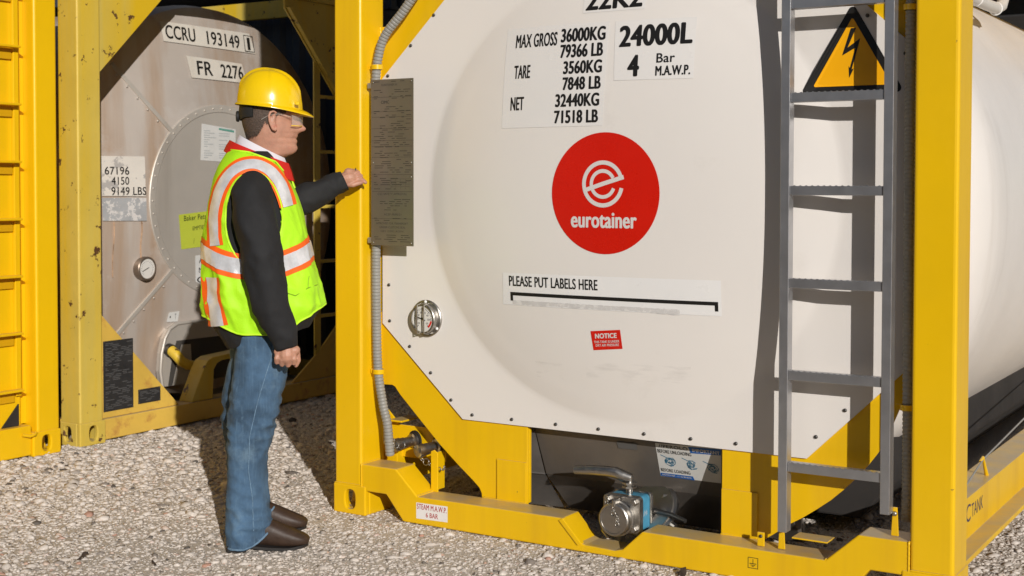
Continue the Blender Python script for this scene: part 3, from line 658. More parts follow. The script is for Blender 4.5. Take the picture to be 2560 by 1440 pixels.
MB().tube([(vx+.06, .20, vz-.005), (vx+.150, .18, vz-.004), (vx+.215, .155, vz-.012)], [.012, .009, .0075], 10).build('pivot_pin', m_screw, VV, smooth=40)
MB().lathe([(.016, 0), (.016, .022), (.012, .024)], (vx+.092, .26, vz+.035), (.2, -1, .1), 6).build('bolt', m_stain, VV, smooth=25)
MB().lathe([(.020, 0), (.020, .030), (.014, .034), (.014, .06)], (vx+.085, .27, vz-.005), (.1, -1, 0), 14).build('coupling', m_screw, VV, smooth=30)
MB().tube([(vx+.095, .22, vz-.055), (vx+.135, .19, vz-.035), (vx+.165, .18, vz-.045)], [.010, .012, .010], 8).build('linkage', m_stain, VV, smooth=30)
MB().tube([(vx+.075, .22, vz-.02), (vx+.10, .20, vz-.06), (vx+.15, .19, vz-.075)], [.009, .010, .012], 8).build('linkage', m_stain, VV, smooth=30)
MB().capsule([(vx-.085, .10, vz-.075), (vx-.060, .09, vz-.092)], .006, 8).build('lock_pin', m_stain, VV, smooth=180)

# side rails, walkway and rear frame
sr = [(2.252, .255), (2.360, .255), (2.360, .118), (2.424, .118), (2.424, .100), (2.252, .100)]
def lrail(P_, y0, y1, nm, mat): return MB().prism(P_, y0, y1).build(nm, mat, T1, bevel=.003)
SR = lrail(sr, .178, 6.0, 'side_rail', m_yel); lrail(mir(sr), .178, 6.0, 'side_rail', m_yel)
mb = MB()
V, F = glyphs('C'); mb.add([(2.3606, .468+.062*a, .172+.060*b) for a, b in V], F)
mb.build('letter', m_navy, SR, recalc=False)
mb = MB(); V, F = glyphs('TANK'); mb.add([(2.3606, .545+.165*a, .178+.046*b) for a, b in V], F); mb.build('lettering', m_navy, SR, recalc=False)
MB().tube([(2.330, .90, .255), (2.330, .86, .305), (2.330, .84, .330), (2.325, .82, .318)], [.008, .0055, .0055, .005], 8).build('rope_hook', m_yel, T1, smooth=40)
MB().tube([(2.326, .60, .27), (2.330, .84, .322), (2.30, 6.0, .60)], .0035, 6).build('cable', m_cond, T1, smooth=60)
for x0 in (1.80,): lrail([(x0, 2.50), (2.40, 2.50), (2.40, 2.53), (x0, 2.53)], .2, 6.0, 'walkway', m_yel)
lrail([(2.372, 2.40), (2.43, 2.40), (2.43, 2.499), (2.372, 2.499)], .178, 6.0, 'top_side_rail', m_yel)
MB().box(.004, .139, 5.9, 6.05, .004, 2.58).build('corner_post', m_yel, T1, bevel=.01); MB().box(2.299, 2.434, 5.9, 6.05, .004, 2.58).build('corner_post', m_yel, T1, bevel=.01)
MB().box(.14, 2.298, 5.93, 6.03, .05, .2).build('bottom_rail', m_yel, T1, bevel=.005)
MB().prism([(.14, .7), (.14, .2), (.8, .2)], 5.95, 5.97).build('gusset_plate', m_yel, T1); MB().prism([(2.298, .7), (1.7, .2), (2.298, .2)], 5.95, 5.97).build('gusset_plate', m_yel, T1)
# white conduit strapped to the shell beside the right post
MB().tube([(2.165, .95, 2.045), (2.185, 1.21, 2.04), (2.185, 1.45, 2.04), (2.185, 1.63, 2.045), (2.185, 1.72, 2.065), (2.18, 1.78, 2.10), (2.17, 1.78, 2.15), (2.15, 1.70, 2.18), (2.13, 1.5, 2.19), (2.12, 1.2, 2.19)], .024, 14).build('strapped_conduit', m_conduitw, T1, smooth=60)
for y_ in (1.28, 1.62): MB().torus((2.185, y_, 2.042), (0, 1, 0), .0255, .003, 20, 6).build('cable_tie', m_labelw, T1, smooth=60)

# ================================================================== faded tank container behind the worker
T2 = empty('tank_container', 'faded yellow tank container with grey steel tank end behind the worker', 'tank container', (-1.89, .32, 0), R(90), 'tank containers in the yard')
casting(0, 0, 0, m_old, T2); casting(2.438, 0, 0, m_old, T2, True)
MB().box(.003, .148, .003, .15, .112, 2.48).build('corner_post', m_old, T2, bevel=.010, seg=3)
MB().box(2.290, 2.435, .003, .15, .112, 2.48).build('corner_post', m_old, T2, bevel=.010, seg=3)
MB().box(.150, 2.288, .010, .13, .012, .118).build('bottom_rail', m_oldrail, T2, bevel=.006)
MB().box(.150, 2.288, .010, .13, 2.42, 2.56).build('top_rail', m_old, T2, bevel=.006)
for P_ in ([(.149, .119), (.690, .119), (.149, .665)], [(.149, 1.860), (.700, 2.404), (.700, 2.419), (.149, 2.419)],
           [(2.289, .119), (1.60, .119), (1.86, .29), (2.289, .66)], [(2.289, 1.58), (2.0, 1.874), (1.551, 2.356), (1.551, 2.419), (2.289, 2.419)]):
    MB().prism(P_, .030, .042).build('gusset_plate', m_old if P_[0][1] > 1 else m_oldrail, T2, bevel=.002)
MB().prism([(1.56, 2.36), (1.63, 2.365), (2.08, 1.88), (2.01, 1.872)], .0, .029).build('gusset_flange', m_old, T2, bevel=.002)
# saddle arch over the rail, beside the worker
MB().prism([(.775, .119), (.870, .297), (.90, .335), (.94, .350), (1.25, .365), (1.25, .335), (1.01, .325), (.97, .312), (.945, .28), (.935, .119)], .02, .12).build('saddle_arch', m_old, T2, bevel=.004)
# ladder
LD2 = empty('ladder', '', ''); LD2.parent = T2
for k in ('label', 'category'): del LD2[k]
for x in (1.820, 2.20): MB().box(x, x+.057, .036, .046, .119, 2.41).build('stile', m_old, LD2, bevel=.002)
for i in range(7): MB().box(1.878, 2.199, .038, .060, 2.20-.338*i-.02, 2.20-.338*i).build('rung', m_old, LD2, bevel=.002)
# tank: conical end with a riveted ring and flat disc
LC, LZ2 = 1.245, 1.22
def surf2(x, z):
    r = math.hypot(x-LC, z-LZ2); return .25 if r < .56 else .25+(r-.56)*.16
mb = MB().lathe([(.02, .2525), (.545, .2525), (.55, .2535), (1.05, .331), (1.12, .36), (1.14, .45), (1.14, 5.9), (.9, 6.0), (.3, 6.02)], (LC, 0, LZ2), (0, 1, 0), 80)
TK = mb.build('tank_shell', m_brush, T2, smooth=25)
MB().lathe([(.02, .2485), (.516, .2485), (.519, .252)], (LC, 0, LZ2), (0, 1, 0), 80).build('tank_disc', m_disc, T2, smooth=25)
RG = MB().lathe([(.510, .252), (.510, .246), (.513, .244), (.551, .246), (.555, .249), (.555, .262)], (LC, 0, LZ2), (0, 1, 0), 96).build('ring_strip', m_disc, T2, smooth=25)
for k in range(48):
    a = 2*math.pi*k/48; screw(RG, LC+.533*math.cos(a), .2453, LZ2+.533*math.sin(a), .006, 'rivet', m_disc)
for a in (135, 225, 45, 315):
    c_, s_ = math.cos(R(a)), math.sin(R(a)); dv = Vector((c_, 0, s_)); sv = Vector((-s_, 0, c_))
    V = []
    for r in (.553, .8, 1.05):
        for q, o_ in ((-.012, .004), (-.012, -.004), (.012, -.004), (.012, .004)):
            V.append(Vector((LC, .25+(r-.56)*.16+o_, LZ2))+dv*r+sv*q)
    S_ = MB().add(V, [(4*i+j, 4*i+(j+1) % 4, 4*i+4+(j+1) % 4, 4*i+4+j) for i in range(2) for j in range(4)]+[(0, 1, 2, 3), (8, 9, 10, 11)]).build('seam_strip', m_disc, T2, bevel=.002)
    for k in range(5):
        r = .65+.085*k; p = Vector((LC, .25+(r-.56)*.16-.0035, LZ2))+dv*r+sv*.025; screw(S_, p.x, p.y+.002, p.z, .006, 'rivet', m_disc)
def st2(name, c, mat, off=.004, n=6, k=3): return sticker(name, c, mat, off, n, k, surf2, T2)
st = st2('number_sign', [(.850, 2.226), (1.560, 2.222), (1.597, 2.103), (.862, 2.113)], m_signw, n=14)
letters(st, [('CCRU', .880, 1.100, 2.132, .078, .025, -.004), ('193149', 1.190, 1.462, 2.125, .078, .025, -.003), ('1', 1.530, 1.556, 2.122, .074, .025)], m_black, surf2, .006)
mb = MB(); ribbon2(mb, [(1.505, 2.112), (1.505, 2.208), (1.585, 2.207), (1.588, 2.112), (1.503, 2.112)], .006, surf2, .006); mb.build('number_box', m_black, st, recalc=False)
st = st2('code_sign', [(1.012, 2.044), (1.461, 2.031), (1.491, 1.916), (1.036, 1.920)], m_signw)
letters(st, [('FR', 1.085, 1.205, 1.941, .080, .03), ('2276', 1.270, 1.462, 1.936, .080, .03)], m_black, surf2, .006)
st = st2('paper_notice', [(1.085, 1.660), (1.360, 1.636), (1.357, 1.440), (1.074, 1.450)], m_sticker)
mb = MB()
for k in range(14):
    z_ = 1.635-.0128*k
    for a, c in ((1.10, 1.10+rng.uniform(.03, .10)), (1.22, 1.22+rng.uniform(.06, .12))):
        if rng.random() < .75: patch(mb, [(a, z_), (c, z_), (c, z_-.004), (a, z_-.004)], surf2, .0055, 1, 1)
mb.build('small_print', M('faint_print', (.40, .42, .42), .6), st, recalc=False)['kind'] = 'stuff'
mb = MB(); patch(mb, [(1.22, 1.640), (1.345, 1.628), (1.345, 1.617), (1.22, 1.629)], surf2, .0058, 1, 1); mb.build('heading', M('green_print', (.10, .30, .24), .6), st, recalc=False)
st = st2('lime_note', [(.904, 1.141), (1.215, 1.164), (1.213, .962), (.922, .945)], m_green)
letters(st, [('Baker Petrolite', .942, 1.190, 1.104, .030, .012, .014), ('EMPTIED', 1.009, 1.112, 1.050, .022, .006, .008), ('/', 1.015, 1.022, .976, .028, .01)], M('dark_green_print', (.03, .045, .01), .6), surf2, .0055)
st = st2('weight_sign', [(.401, 1.462), (.667, 1.464), (.665, 1.246), (.400, 1.250)], M('peeling_white_vinyl', (.66, .62, .56), .5, var=.06, vs=6, spots=((.40, .38, .36), 9, .55, .58)))
letters(st, [('67196', .418, .566, 1.363, .043, .02), ('4150', .457, .564, 1.309, .043, .02), ('9149 LBS', .455, .668, 1.253, .044, .02)], m_black, surf2, .0055)
st2('peeled_sign', [(.400, 1.239), (.669, 1.237), (.672, 1.112), (.404, 1.117)], m_peel)
st = st2('white_card', [(1.029, .905), (1.14, .912), (1.14, .730), (1.031, .728)], m_sticker)
letters(st, [('AN', 1.055, 1.13, .862, .030, .01), ('MA', 1.055, 1.13, .806, .030, .01), ('CI', 1.040, 1.13, .748, .036, .01)], m_black, surf2, .0055)
st = st2('small_label', [(.853, .592), (.927, .595), (.921, .536), (.842, .539)], m_sticker)
letters(st, [('T', .895, .905, .552, .03, .0), ('.', .860, .868, .560, .012, .02)], m_black, surf2, .0055)
gy = surf2(.668, .850)
G2 = MB().lathe([(.066, .03), (.066, -.026), (.061, -.031), (.055, -.031), (.054, -.025)], (.668, gy, .850), (0, 1, 0), 40).build('pressure_gauge', M('gauge_bezel', (.20, .155, .12), .4, metal=.6), T2, smooth=35)
MB().lathe([(.055, 0), (.0548, -.001)], (.668, gy-.0245, .850), (0, 1, 0), 32).build('dial', m_dial, G2)
mb = MB(); gs = lambda x, z: gy-.0256
for k in range(21):
    a = R(-50+280*k/20); ribbon2(mb, [(.668+.037*math.cos(a), .850+.037*math.sin(a)), (.668+.044*math.cos(a), .850+.044*math.sin(a))], .0016, gs, .001)
ribbon2(mb, [(.668+.012, .850+.006), (.668-.034, .850-.014)], .004, gs, .002); mb.build('needle_and_scale', m_black, G2, recalc=False)
# cover with rounded bead, opening and bent yellow pipe
ab = [(.790, .18), (.775, .27), (.785, .37), (.810, .45), (.845, .50), (.90, .525), (1.00, .528), (1.35, .520), (1.52, .45), (1.58, .30), (1.58, .18)]
CV = MB().prism(ab, .262, .30).build('outlet_cover', m_disc, T2, bevel=.003)
MB().tube([(x, .262, z) for x, z in ab], .010, 8).build('cover_bead', m_disc, CV, smooth=60)
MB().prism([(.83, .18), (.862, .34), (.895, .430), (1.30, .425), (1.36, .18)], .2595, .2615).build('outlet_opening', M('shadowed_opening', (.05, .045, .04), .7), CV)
MB().prism([(.86, .18), (.905, .33), (.93, .405), (1.00, .402), (1.015, .18)], .2560, .2592).build('inner_plate', m_disc, CV, bevel=.001)
MB().tube([(.832, .24, .385), (.835, .20, .360), (.850, .175, .325), (.890, .165, .300), (.945, .17, .292), (.985, .18, .296)], [.030, .030, .029, .028, .027, .025], 16).build('bent_pipe', m_old, T2, smooth=60)
MB().tube([(.832, .262, .388), (.832, .235, .382)], .036, 18).build('pipe_collar', m_screw, T2, smooth=40)
MB().lathe([(.022, 0), (.022, .03), (.015, .034), (.015, .05)], (.980, .18, .296), (1, .1, .05), 14).build('pipe_end', m_rub, T2, smooth=30)
MB().box(.01, 2.43, 5.98, 6.03, .02, 2.56).build('rear_sky_block', m_old, T2)  # added rear wall that keeps open sky out of the gaps
m_rust = M('rust_stain', (.46, .30, .19), .8, var=.4, vs=18)
for x_, z_, l_, w_ in ((.640, 1.110, .20, .010), (.470, 1.110, .30, .007)):
    mb = MB(); ribbon2(mb, [(x_+.003*math.sin(7*t), z_-l_*t) for t in np.linspace(0, 1, 12)], w_, surf2, .0045); mb.build('rust_run', m_rust, T2, recalc=False)
# two blackened data plates on the lower gusset
pf = lambda x, z: .0265
for nm, c, rows in (('data_plate', (.172, .368, .150, .512), 40), ('small_data_plate', (.402, .555, .160, .236), 8)):
    D2 = MB().box(c[0], c[1], .0265, .0295, c[2], c[3]).build(nm, m_darkplate, T2, bevel=.001)
    mb = MB()
    for k in range(rows):
        z_ = c[3]-.012-(c[3]-c[2]-.02)*k/rows; x = c[0]+.012
        while x < c[1]-.03:
            w_ = rng.uniform(.01, .06)
            if rng.random() < .6: patch(mb, [(x, z_), (min(x+w_, c[1]-.008), z_), (min(x+w_, c[1]-.008), z_-.0032), (x, z_-.0032)], pf, .0006, 1, 1)
            x += w_+rng.uniform(.006, .03)
    mb.build('small_print', m_darktxt, D2, recalc=False)['kind'] = 'stuff'
    for x in (c[0]+.006, c[1]-.006):
        for z_ in (c[2]+.006, c[3]-.006): screw(D2, x, .0265, z_, .004, 'screw', m_screw)
for y0 in (.2, 2.3): MB().box(.003 if y0 < 1 else 2.40, .05 if y0 < 1 else 2.435, .151, 6, .02, .13).build('side_rail', m_old, T2, bevel=.004)
MB().box(.003, .05, .151, 6, 2.44, 2.56).build('top_side_rail', m_old, T2, bevel=.004); MB().box(2.388, 2.435, .151, 6, 2.44, 2.56).build('top_side_rail', m_old, T2, bevel=.004)

# ================================================================== bright yellow container at the far left
T3 = empty('box_container', 'bright yellow container with horizontal step ridges beside the faded container', 'container', (-1.89, -2.234, 0), R(90))
W3 = 2.438
casting(W3, 0, 0, m_yelA, T3, True); casting(0, 0, 0, m_yelA, T3)
MB().box(W3-.135, W3-.004, .004, .15, .112, 2.58).build('corner_post', m_yelA, T3, bevel=.012, seg=3); MB().box(.004, .135, .004, .15, .112, 2.58).build('corner_post', m_yelA, T3, bevel=.012, seg=3)
MB().box(.163, W3-.163, .012, .13, .010, .155).build('bottom_rail', m_yelA, T3, bevel=.006)
MB().box(.136, W3-.190, .060, .075, .156, 2.58).build('end_wall', m_yelA, T3)
MB().box(W3-.189, W3-.136, .085, .10, .156, 2.58).build('wall_strip', m_yelA, T3)
MB().box(W3-.225, W3-.195, .040, .059, .30, 2.58).build('step_frame', m_yelA, T3, bevel=.003)
for i in range(9):
    z_ = .325+.2715*i
    MB().prism([(W3-.60, z_), (W3-.212, z_), (W3-.212, z_+.012), (W3-.60, z_+.012)], -.004, .0395).build('step_ridge', m_yelA, T3, bevel=.003)
    MB().box(W3-.60, W3-.232, .045, .0590, z_-.052, z_-.001).build('ridge_shade_strip', M('ridge_shade_yellow', (.62, .34, .004), .4) if i == 0 else bpy.data.materials['ridge_shade_yellow'], T3)  # darker yellow strip paints the shadow below each ridge
MB().prism([(W3-.30, .156), (W3-.205, .156), (W3-.205, .26)], .05, .058).build('corner_gusset', m_darkplate, T3)
MB().tube([(W3-.225, .0, .118), (W3-.19, -.012, .108), (W3-.165, -.014, .112), (W3-.150, -.004, .120)], .007, 8).build('weld_hook', m_yelA, T3, smooth=40)
MB().box(.01, W3-.01, .152, 6.0, .02, 2.58).build('container_body', m_yelA, T3, bevel=.01)
# ================================================================== added containers that block open sky and stray light
def box_container(label, loc, rz, mat, mdoor):
    t = empty('box_container', label, 'container', loc, rz, 'added box containers that block light')
    for x in (0, 2.438):
        for z in (0, 2.473): casting(x, 0, z, mat, t, x > 1)
    for x in (.004, 2.299): MB().box(x, x+.135, .004, .15, .12, 2.47).build('corner_post', mat, t, bevel=.01)
    for z in (.01, 2.44): MB().box(.163, 2.275, .012, .13, z, z+.14).build('end_rail', mat, t, bevel=.005)
    xs_ = np.arange(.02, 6.0, .09); V = []
    for sgn, xw in ((1, .02), (-1, 2.418)):              # corrugated side walls
        P_ = []
        for i, y_ in enumerate(xs_): P_ += [(xw+(0 if i % 2 else sgn*.03), y_+.01), (xw+(0 if i % 2 else sgn*.03), y_+.07)]
        V = [(a, b+.16, z) for z in (.12, 2.5) for a, b in P_]; k = len(P_)
        MB().add(V, [(i, i+1, k+i+1, k+i) for i in range(k-1)]).build('side_wall', mat, t, recalc=False)
    MB().box(.06, 2.378, .14, 6.1, .13, .17).build('floor', mdoor, t); MB().box(.06, 2.378, .14, 6.1, 2.5, 2.54).build('roof', mat, t)
    for x in (.165, 1.222): MB().box(x, x+1.05, .05, .08, .155, 2.435).build('door', mat, t, bevel=.004)
    return t
m_under = M('dark_underside', (.07, .062, .055), .7, var=.2, vs=3)
m_navybox = M('dark_blue_paint', (.035, .045, .062), .5, var=.2, vs=3)
box_container('added yellow box container blocking the sky, stacked on the tank container with the red logo', (0, 0, 2.60), 0, m_yel, m_under)
box_container('added dark blue box container blocking the sky behind the faded tank container', (-1.95, 2.95, 0), R(90), m_navybox, m_under)
box_container('added upper dark blue box container blocking the sky, stacked on the one behind the faded tank container', (-1.95, 2.95, 2.60), R(90), m_navybox, m_under)

box_container('added dark blue box container blocking the sky, high behind the end of the white tank barrel', (0, 6.5, 2.60), 0, m_navybox, m_under)
m_rowbox = M('brown_container_paint', (.10, .045, .03), .6, var=.2, vs=2)
m_rowgrey = M('grey_container_paint', (.16, .165, .17), .6, var=.2, vs=2)
for x0_, mm_, lb in ((-3.6, m_rowbox, 'added unseen brown box container shading the yard, opposite row, left end'), (2.6, m_rowgrey, 'added unseen grey box container shading the yard, middle of the opposite row'), (8.8, m_rowbox, 'added unseen brown box container shading the yard, right end of the opposite row')):
    box_container(lb, (x0_, -6.85, 0), R(-90), mm_, m_under)  # row added out of view to shade the ground and cut bounce light

# ================================================================== the worker (u = forward, v = to his left, z up)
FWD = Vector((.77, .638, 0)).normalized(); LFT = Vector((-FWD.y, FWD.x, 0))
PO = Vector((.115, -.44, 0)); PRZ = math.atan2(FWD.y, FWD.x)
def itp(z, T, c): return float(np.interp(z, [t[0] for t in T], [t[c] for t in T]))
def ell(c, a, b, z, n=48, e=2.3, v0=0.):
    out = []
    for k in range(n):
        t = 2*math.pi*k/n; cs, sn = math.cos(t), math.sin(t)
        out.append((c+a*np.sign(cs)*abs(cs)**(2/e), v0+b*np.sign(sn)*abs(sn)**(2/e), z))
    return out
# --- head: horizontal rings from the neck to the crown
HF = [(1.36, .000), (1.395, .000), (1.408, .012), (1.416, .030), (1.424, .050), (1.433, .061), (1.444, .067), (1.452, .065), (1.459, .0615), (1.468, .0655), (1.475, .0655), (1.480, .0585), (1.486, .0660), (1.493, .0670), (1.502, .0640), (1.52, .0655), (1.535, .066), (1.548, .066), (1.560, .0745), (1.575, .0770), (1.60, .074), (1.64, .060), (1.67, .035), (1.69, .0), (1.698, -.025)]
HB = [(1.36, -.125), (1.40, -.118), (1.44, -.114), (1.475, -.114), (1.50, -.120), (1.53, -.129), (1.56, -.134), (1.60, -.133), (1.64, -.122), (1.67, -.098), (1.69, -.062), (1.698, -.035)]
HW = [(1.36, .060), (1.40, .053), (1.43, .050), (1.46, .057), (1.50, .067), (1.55, .075), (1.60, .076), (1.64, .069), (1.67, .052), (1.69, .028), (1.698, .008)]
def head_pt(t, z, off=0.):
    f, b, w_ = itp(z, HF, 1), itp(z, HB, 1), itp(z, HW, 1); c = b*.55+f*.45
    cs, sn = math.cos(t), math.sin(t)
    a = (f-c) if cs > 0 else (c-b); e = 2.15
    ww = w_*(1-(.22*max(0, cs)**2 if z < 1.50 else .10*max(0, cs)**2))
    x = c+(a+off)*np.sign(cs)*abs(cs)**(2/e); y = (ww+off)*np.sign(sn)*abs(sn)**(2/e)
    if cs > 0 and off == 0:
        # nose
        nz = float(np.interp(z, [1.497, 1.502, 1.509, 1.516, 1.530, 1.545, 1.557], [0, .010, .028, .034, .021, .010, 0]))
        sg = float(np.interp(z, [1.497, 1.515, 1.55], [.013, .0115, .008]))
        x += nz*math.exp(-(y/sg)**2/2)
        # eye sockets, cheeks
        x -= .010*math.exp(-((abs(y)-.030)/.015)**2/2-((z-1.546)/.010)**2/2)
        x += .004*math.exp(-((abs(y)-.034)/.016)**2/2-((z-1.515)/.016)**2/2)
        x -= .0025*math.exp(-((abs(y)-.022)/.006)**2/2-((z-1.482)/.014)**2/2)
    return (x, y, z)
def head_mesh():
    mb = MB(); zs = list(np.arange(1.36, 1.697, .0045))+[1.698]
    ts = [2*math.pi*k/96 for k in range(96)]
    mb.loft([[head_pt(t, z) for t in ts] for z in zs]); return mb
mb = head_mesh()
# ears (helix, lobe, bowl)
for s in (-1, 1):
    ex_, ez_, ey = -.010, 1.541, s*.0765
    loop = [(.004, .029), (-.006, .035), (-.017, .031), (-.0225, .018), (-.021, .001), (-.0155, -.017), (-.008, -.030), (-.001, -.034), (.004, -.028)]
    mb.capsule([(ex_+a, ey+s*(.004+.008*max(0, -a/.022)), ez_+b) for a, b in loop], [.0035, .0045, .005, .005, .0048, .0048, .0055, .0058, .0045], 10)
    mb.capsule([(ex_-.006, ey+s*.003, ez_+.015), (ex_-.010, ey+s*.004, ez_), (ex_-.005, ey+s*.002, ez_-.017)], [.009, .010, .009], 10)
    mb.capsule([(ex_-.002, ey+s*.006, ez_+.018), (ex_-.011, ey+s*.009, ez_+.008), (ex_-.011, ey+s*.009, ez_-.006)], [.003, .0035, .003], 8)
# torso, arms and legs under the clothes
mb.loft([ell(itp(z, [(.70, -.06), (1.37, -.10)], 1), .085, w_, z) for z, w_ in ((.72, .12), (.85, .135), (1.0, .13), (1.2, .13), (1.30, .125), (1.355, .09), (1.385, .06))])
AR = {-1: dict(sh=(-.085, -.150, 1.27), el=(-.040, -.245, 1.07), wr=(.032, -.243, .765)), 1: dict(sh=(-.08, .150, 1.27), el=(.03, .255, 1.225), wr=(.222, .285, 1.330))}
for s in (-1, 1): a_ = AR[s]; mb.capsule([a_['sh'], a_['el'], a_['wr']], [.048, .038, .026], 12)
for s in (-1, 1): mb.capsule([(-.07, s*.09, .78), (-.09, s*.105, .45), (-.13, s*.115, .08)], [.065, .045, .035], 12)
# right hand, hanging and loosely closed
def fing(pts, r): mb.capsule(pts, [r, r*.97, r*.93, r*.85][:len(pts)], 10)
mb.capsule([(.030, -.243, .765), (.033, -.245, .735), (.034, -.246, .715)], [.024, .029, .031], 12); mb.capsule([(.005, -.247, .728), (.062, -.247, .733)], [.017, .018], 12)
for i, (u0, dz) in enumerate(((-.002, .010), (.017, .002), (.038, -.001), (.059, .006))):
    fing([(u0*.9+.004, -.252, .722), (u0, -.259, .700+dz*.6), (u0, -.247, .681+dz), (u0+.002, -.228, .688+dz)], .0100 if i else .0088)
fing([(.052, -.232, .742), (.070, -.222, .718), (.072, -.216, .692), (.064, -.214, .676)], .0105)
# left hand, raised to the post with index finger and thumb pinched forward
mb.capsule([(.222, .285, 1.330), (.243, .286, 1.334), (.258, .286, 1.337)], [.024, .029, .031], 12)
mb.capsule([(.255, .288, 1.358), (.275, .292, 1.350)], [.020, .019], 12); mb.capsule([(.255, .282, 1.318), (.270, .284, 1.322)], [.019, .017], 12)
for i, (z0, u0) in enumerate(((1.366, .280), (1.353, .290), (1.340, .294))):
    fing([(u0-.018, .298, z0), (u0+.004, .302, z0-.002), (u0+.012, .290, z0-.007), (u0-.001, .277, z0-.010)], .0098)
fing([(.277, .286, 1.332), (.297, .284, 1.336), (.309, .282, 1.329), (.319, .281, 1.321)], .0092)
fing([(.252, .272, 1.312), (.272, .266, 1.311), (.289, .268, 1.317), (.302, .272, 1.320)], .0105)
tmp = mb.build('tmp', m_skin)
rm = tmp.modifiers.new('r', 'REMESH'); rm.mode = 'VOXEL'; rm.voxel_size = .0030
sm = tmp.modifiers.new('s', 'SMOOTH'); sm.factor = .5; sm.iterations = 2
dg = bpy.context.evaluated_depsgraph_get(); dg.update(); me = bpy.data.meshes.new_from_object(tmp.evaluated_get(dg)); me.shade_smooth()
bpy.data.objects.remove(tmp)
PER = obj('person', me); PER.location = PO; PER.rotation_euler = (0, 0, PRZ)
if not me.materials: me.materials.append(m_skin)
PER['label'] = 'person in yellow hard hat and hi-vis vest reaching to the container data plate'; PER['category'] = 'person'

# --- hair, hat, glasses
def wob(x, y, z, s=1.):
    return (math.sin(23*x*s+7*z*s+1.3)+math.sin(31*y*s-17*z*s+.4)+math.sin(19*z*s+29*x*s-11*y*s+2.2)+.7*math.sin(57*x*s+41*y*s-33*z*s))/3.7
V = []; F = []; nt_, nz_ = 260, 120; idx = {}
for j in range(nz_):
    for i in range(nt_):
        t = R(58+244*i/(nt_-1)); z = 1.462+.17*j/(nz_-1); p = head_pt(t, z, .0030+.0016*abs(mn.noise(Vector((i*.31, j*.16, 0)))))
        V.append(p)
def hairy(i, j):
    t = 58+244*i/(nt_-1); z = 1.462+.17*j/(nz_-1); sd_ = abs(t-180)
    q = .011*(rng.random()-.25)+.004*mn.noise(Vector((i*.12, 3, 0)))
    lo = float(np.interp(sd_, [0, 40, 62, 76, 88, 89, 104, 106, 122], [1.478, 1.478, 1.484, 1.506, 1.536, 1.528, 1.528, 1.558, 1.566]))+q
    return z > lo
for j in range(nz_-1):
    for i in range(nt_-1):
        if hairy(i, j): F.append((j*nt_+i, j*nt_+i+1, (j+1)*nt_+i+1, (j+1)*nt_+i))
HR = MB().add(V, F).build('hair', m_hair, PER, smooth=180)
# hard hat
def hat_pt(t, k, off=0.):
    """k 0 = rim, 1 = crown"""
    cs, sn = math.cos(t), math.sin(t); ph = k*math.pi/2
    rr = math.cos(ph)**(.90 if cs < 0 else .78) if k < 1 else 0.; h = .131*math.sin(ph)**.92
    x = -.033+(.118+off)*rr*cs; y = (.103+off)*rr*sn
    ridge = .0085*math.exp(-(y/.019)**6)*(1 if k > .33 else max(0, (k-.2)/.13))
    side = .0035*math.exp(-((abs(y)-.045)/.010)**2)*max(0, min(1, (k-.42)*5))
    base = 1.5985-.125*(x+.033)
    return (x+(ridge+side)*cs*rr*.6, y, base+h+off*math.sin(ph)+(ridge+side)*math.sin(ph))
mb = MB(); nt2 = 96; ks = [0, .03, .07, .12, .18, .25, .32, .39, .46, .53, .6, .67, .74, .81, .88, .94, .985]
rings = []
def brim_pt(t, f):
    p = Vector(hat_pt(t, 0)); cs, sn = math.cos(t), math.sin(t)
    fl = .008+.032*max(0, cs)**2.2
    return (p.x+fl*f*cs, p.y+fl*f*sn*.9, p.z-.006*f-.016*f*f*max(0, cs)**2)
ts = [2*math.pi*k/nt2 for k in range(nt2)]
for f in (1., .6, .25): rings.append([brim_pt(t, f) for t in ts])
for k in ks: rings.append([hat_pt(t, k) for t in ts])
outer = len(rings)
inner = [[tuple(Vector(p)+Vector((0, 0, -.004))) for p in rings[0]]]+[[hat_pt(t, k, -.004) for t in ts] for k in (0.02, .2, .5, .8, .97)]
mb.loft(list(reversed(inner))+rings, cap=True)
HAT = mb.build('hard_hat', m_hat, PER, smooth=50)
MB().box(.060, .076, -.088, -.078, 1.598, 1.610).build('slot_lug', m_hat, HAT, bevel=.003)
# head band of the hat suspension at the nape
V = []; n2 = 40
for i in range(n2):
    t = R(118+124*i/(n2-1)); wdt = .016+.012*math.exp(-((i-n2/2)/9)**2)
    for z, o_ in ((1.602, .010), (1.575-wdt*.3, .0125), (1.572-wdt, .0105), (1.572-wdt, .005), (1.602, .005)): V.append(head_pt(t, z, o_))
F = [(5*i+j, 5*i+(j+1) % 5, 5*i+5+(j+1) % 5, 5*i+5+j) for i in range(n2-1) for j in range(5)]+[(0, 1, 2, 3, 4), tuple(range(5*n2-5, 5*n2))]
MB().add(V, F).build('hat_band', m_rub, HAT, smooth=60)
MB().lathe([(.020, 0), (.020, .008), (.016, .011)], head_pt(math.pi, 1.560, .010), (-1, 0, 0), 20).build('band_knob', m_rub, HAT, smooth=40)
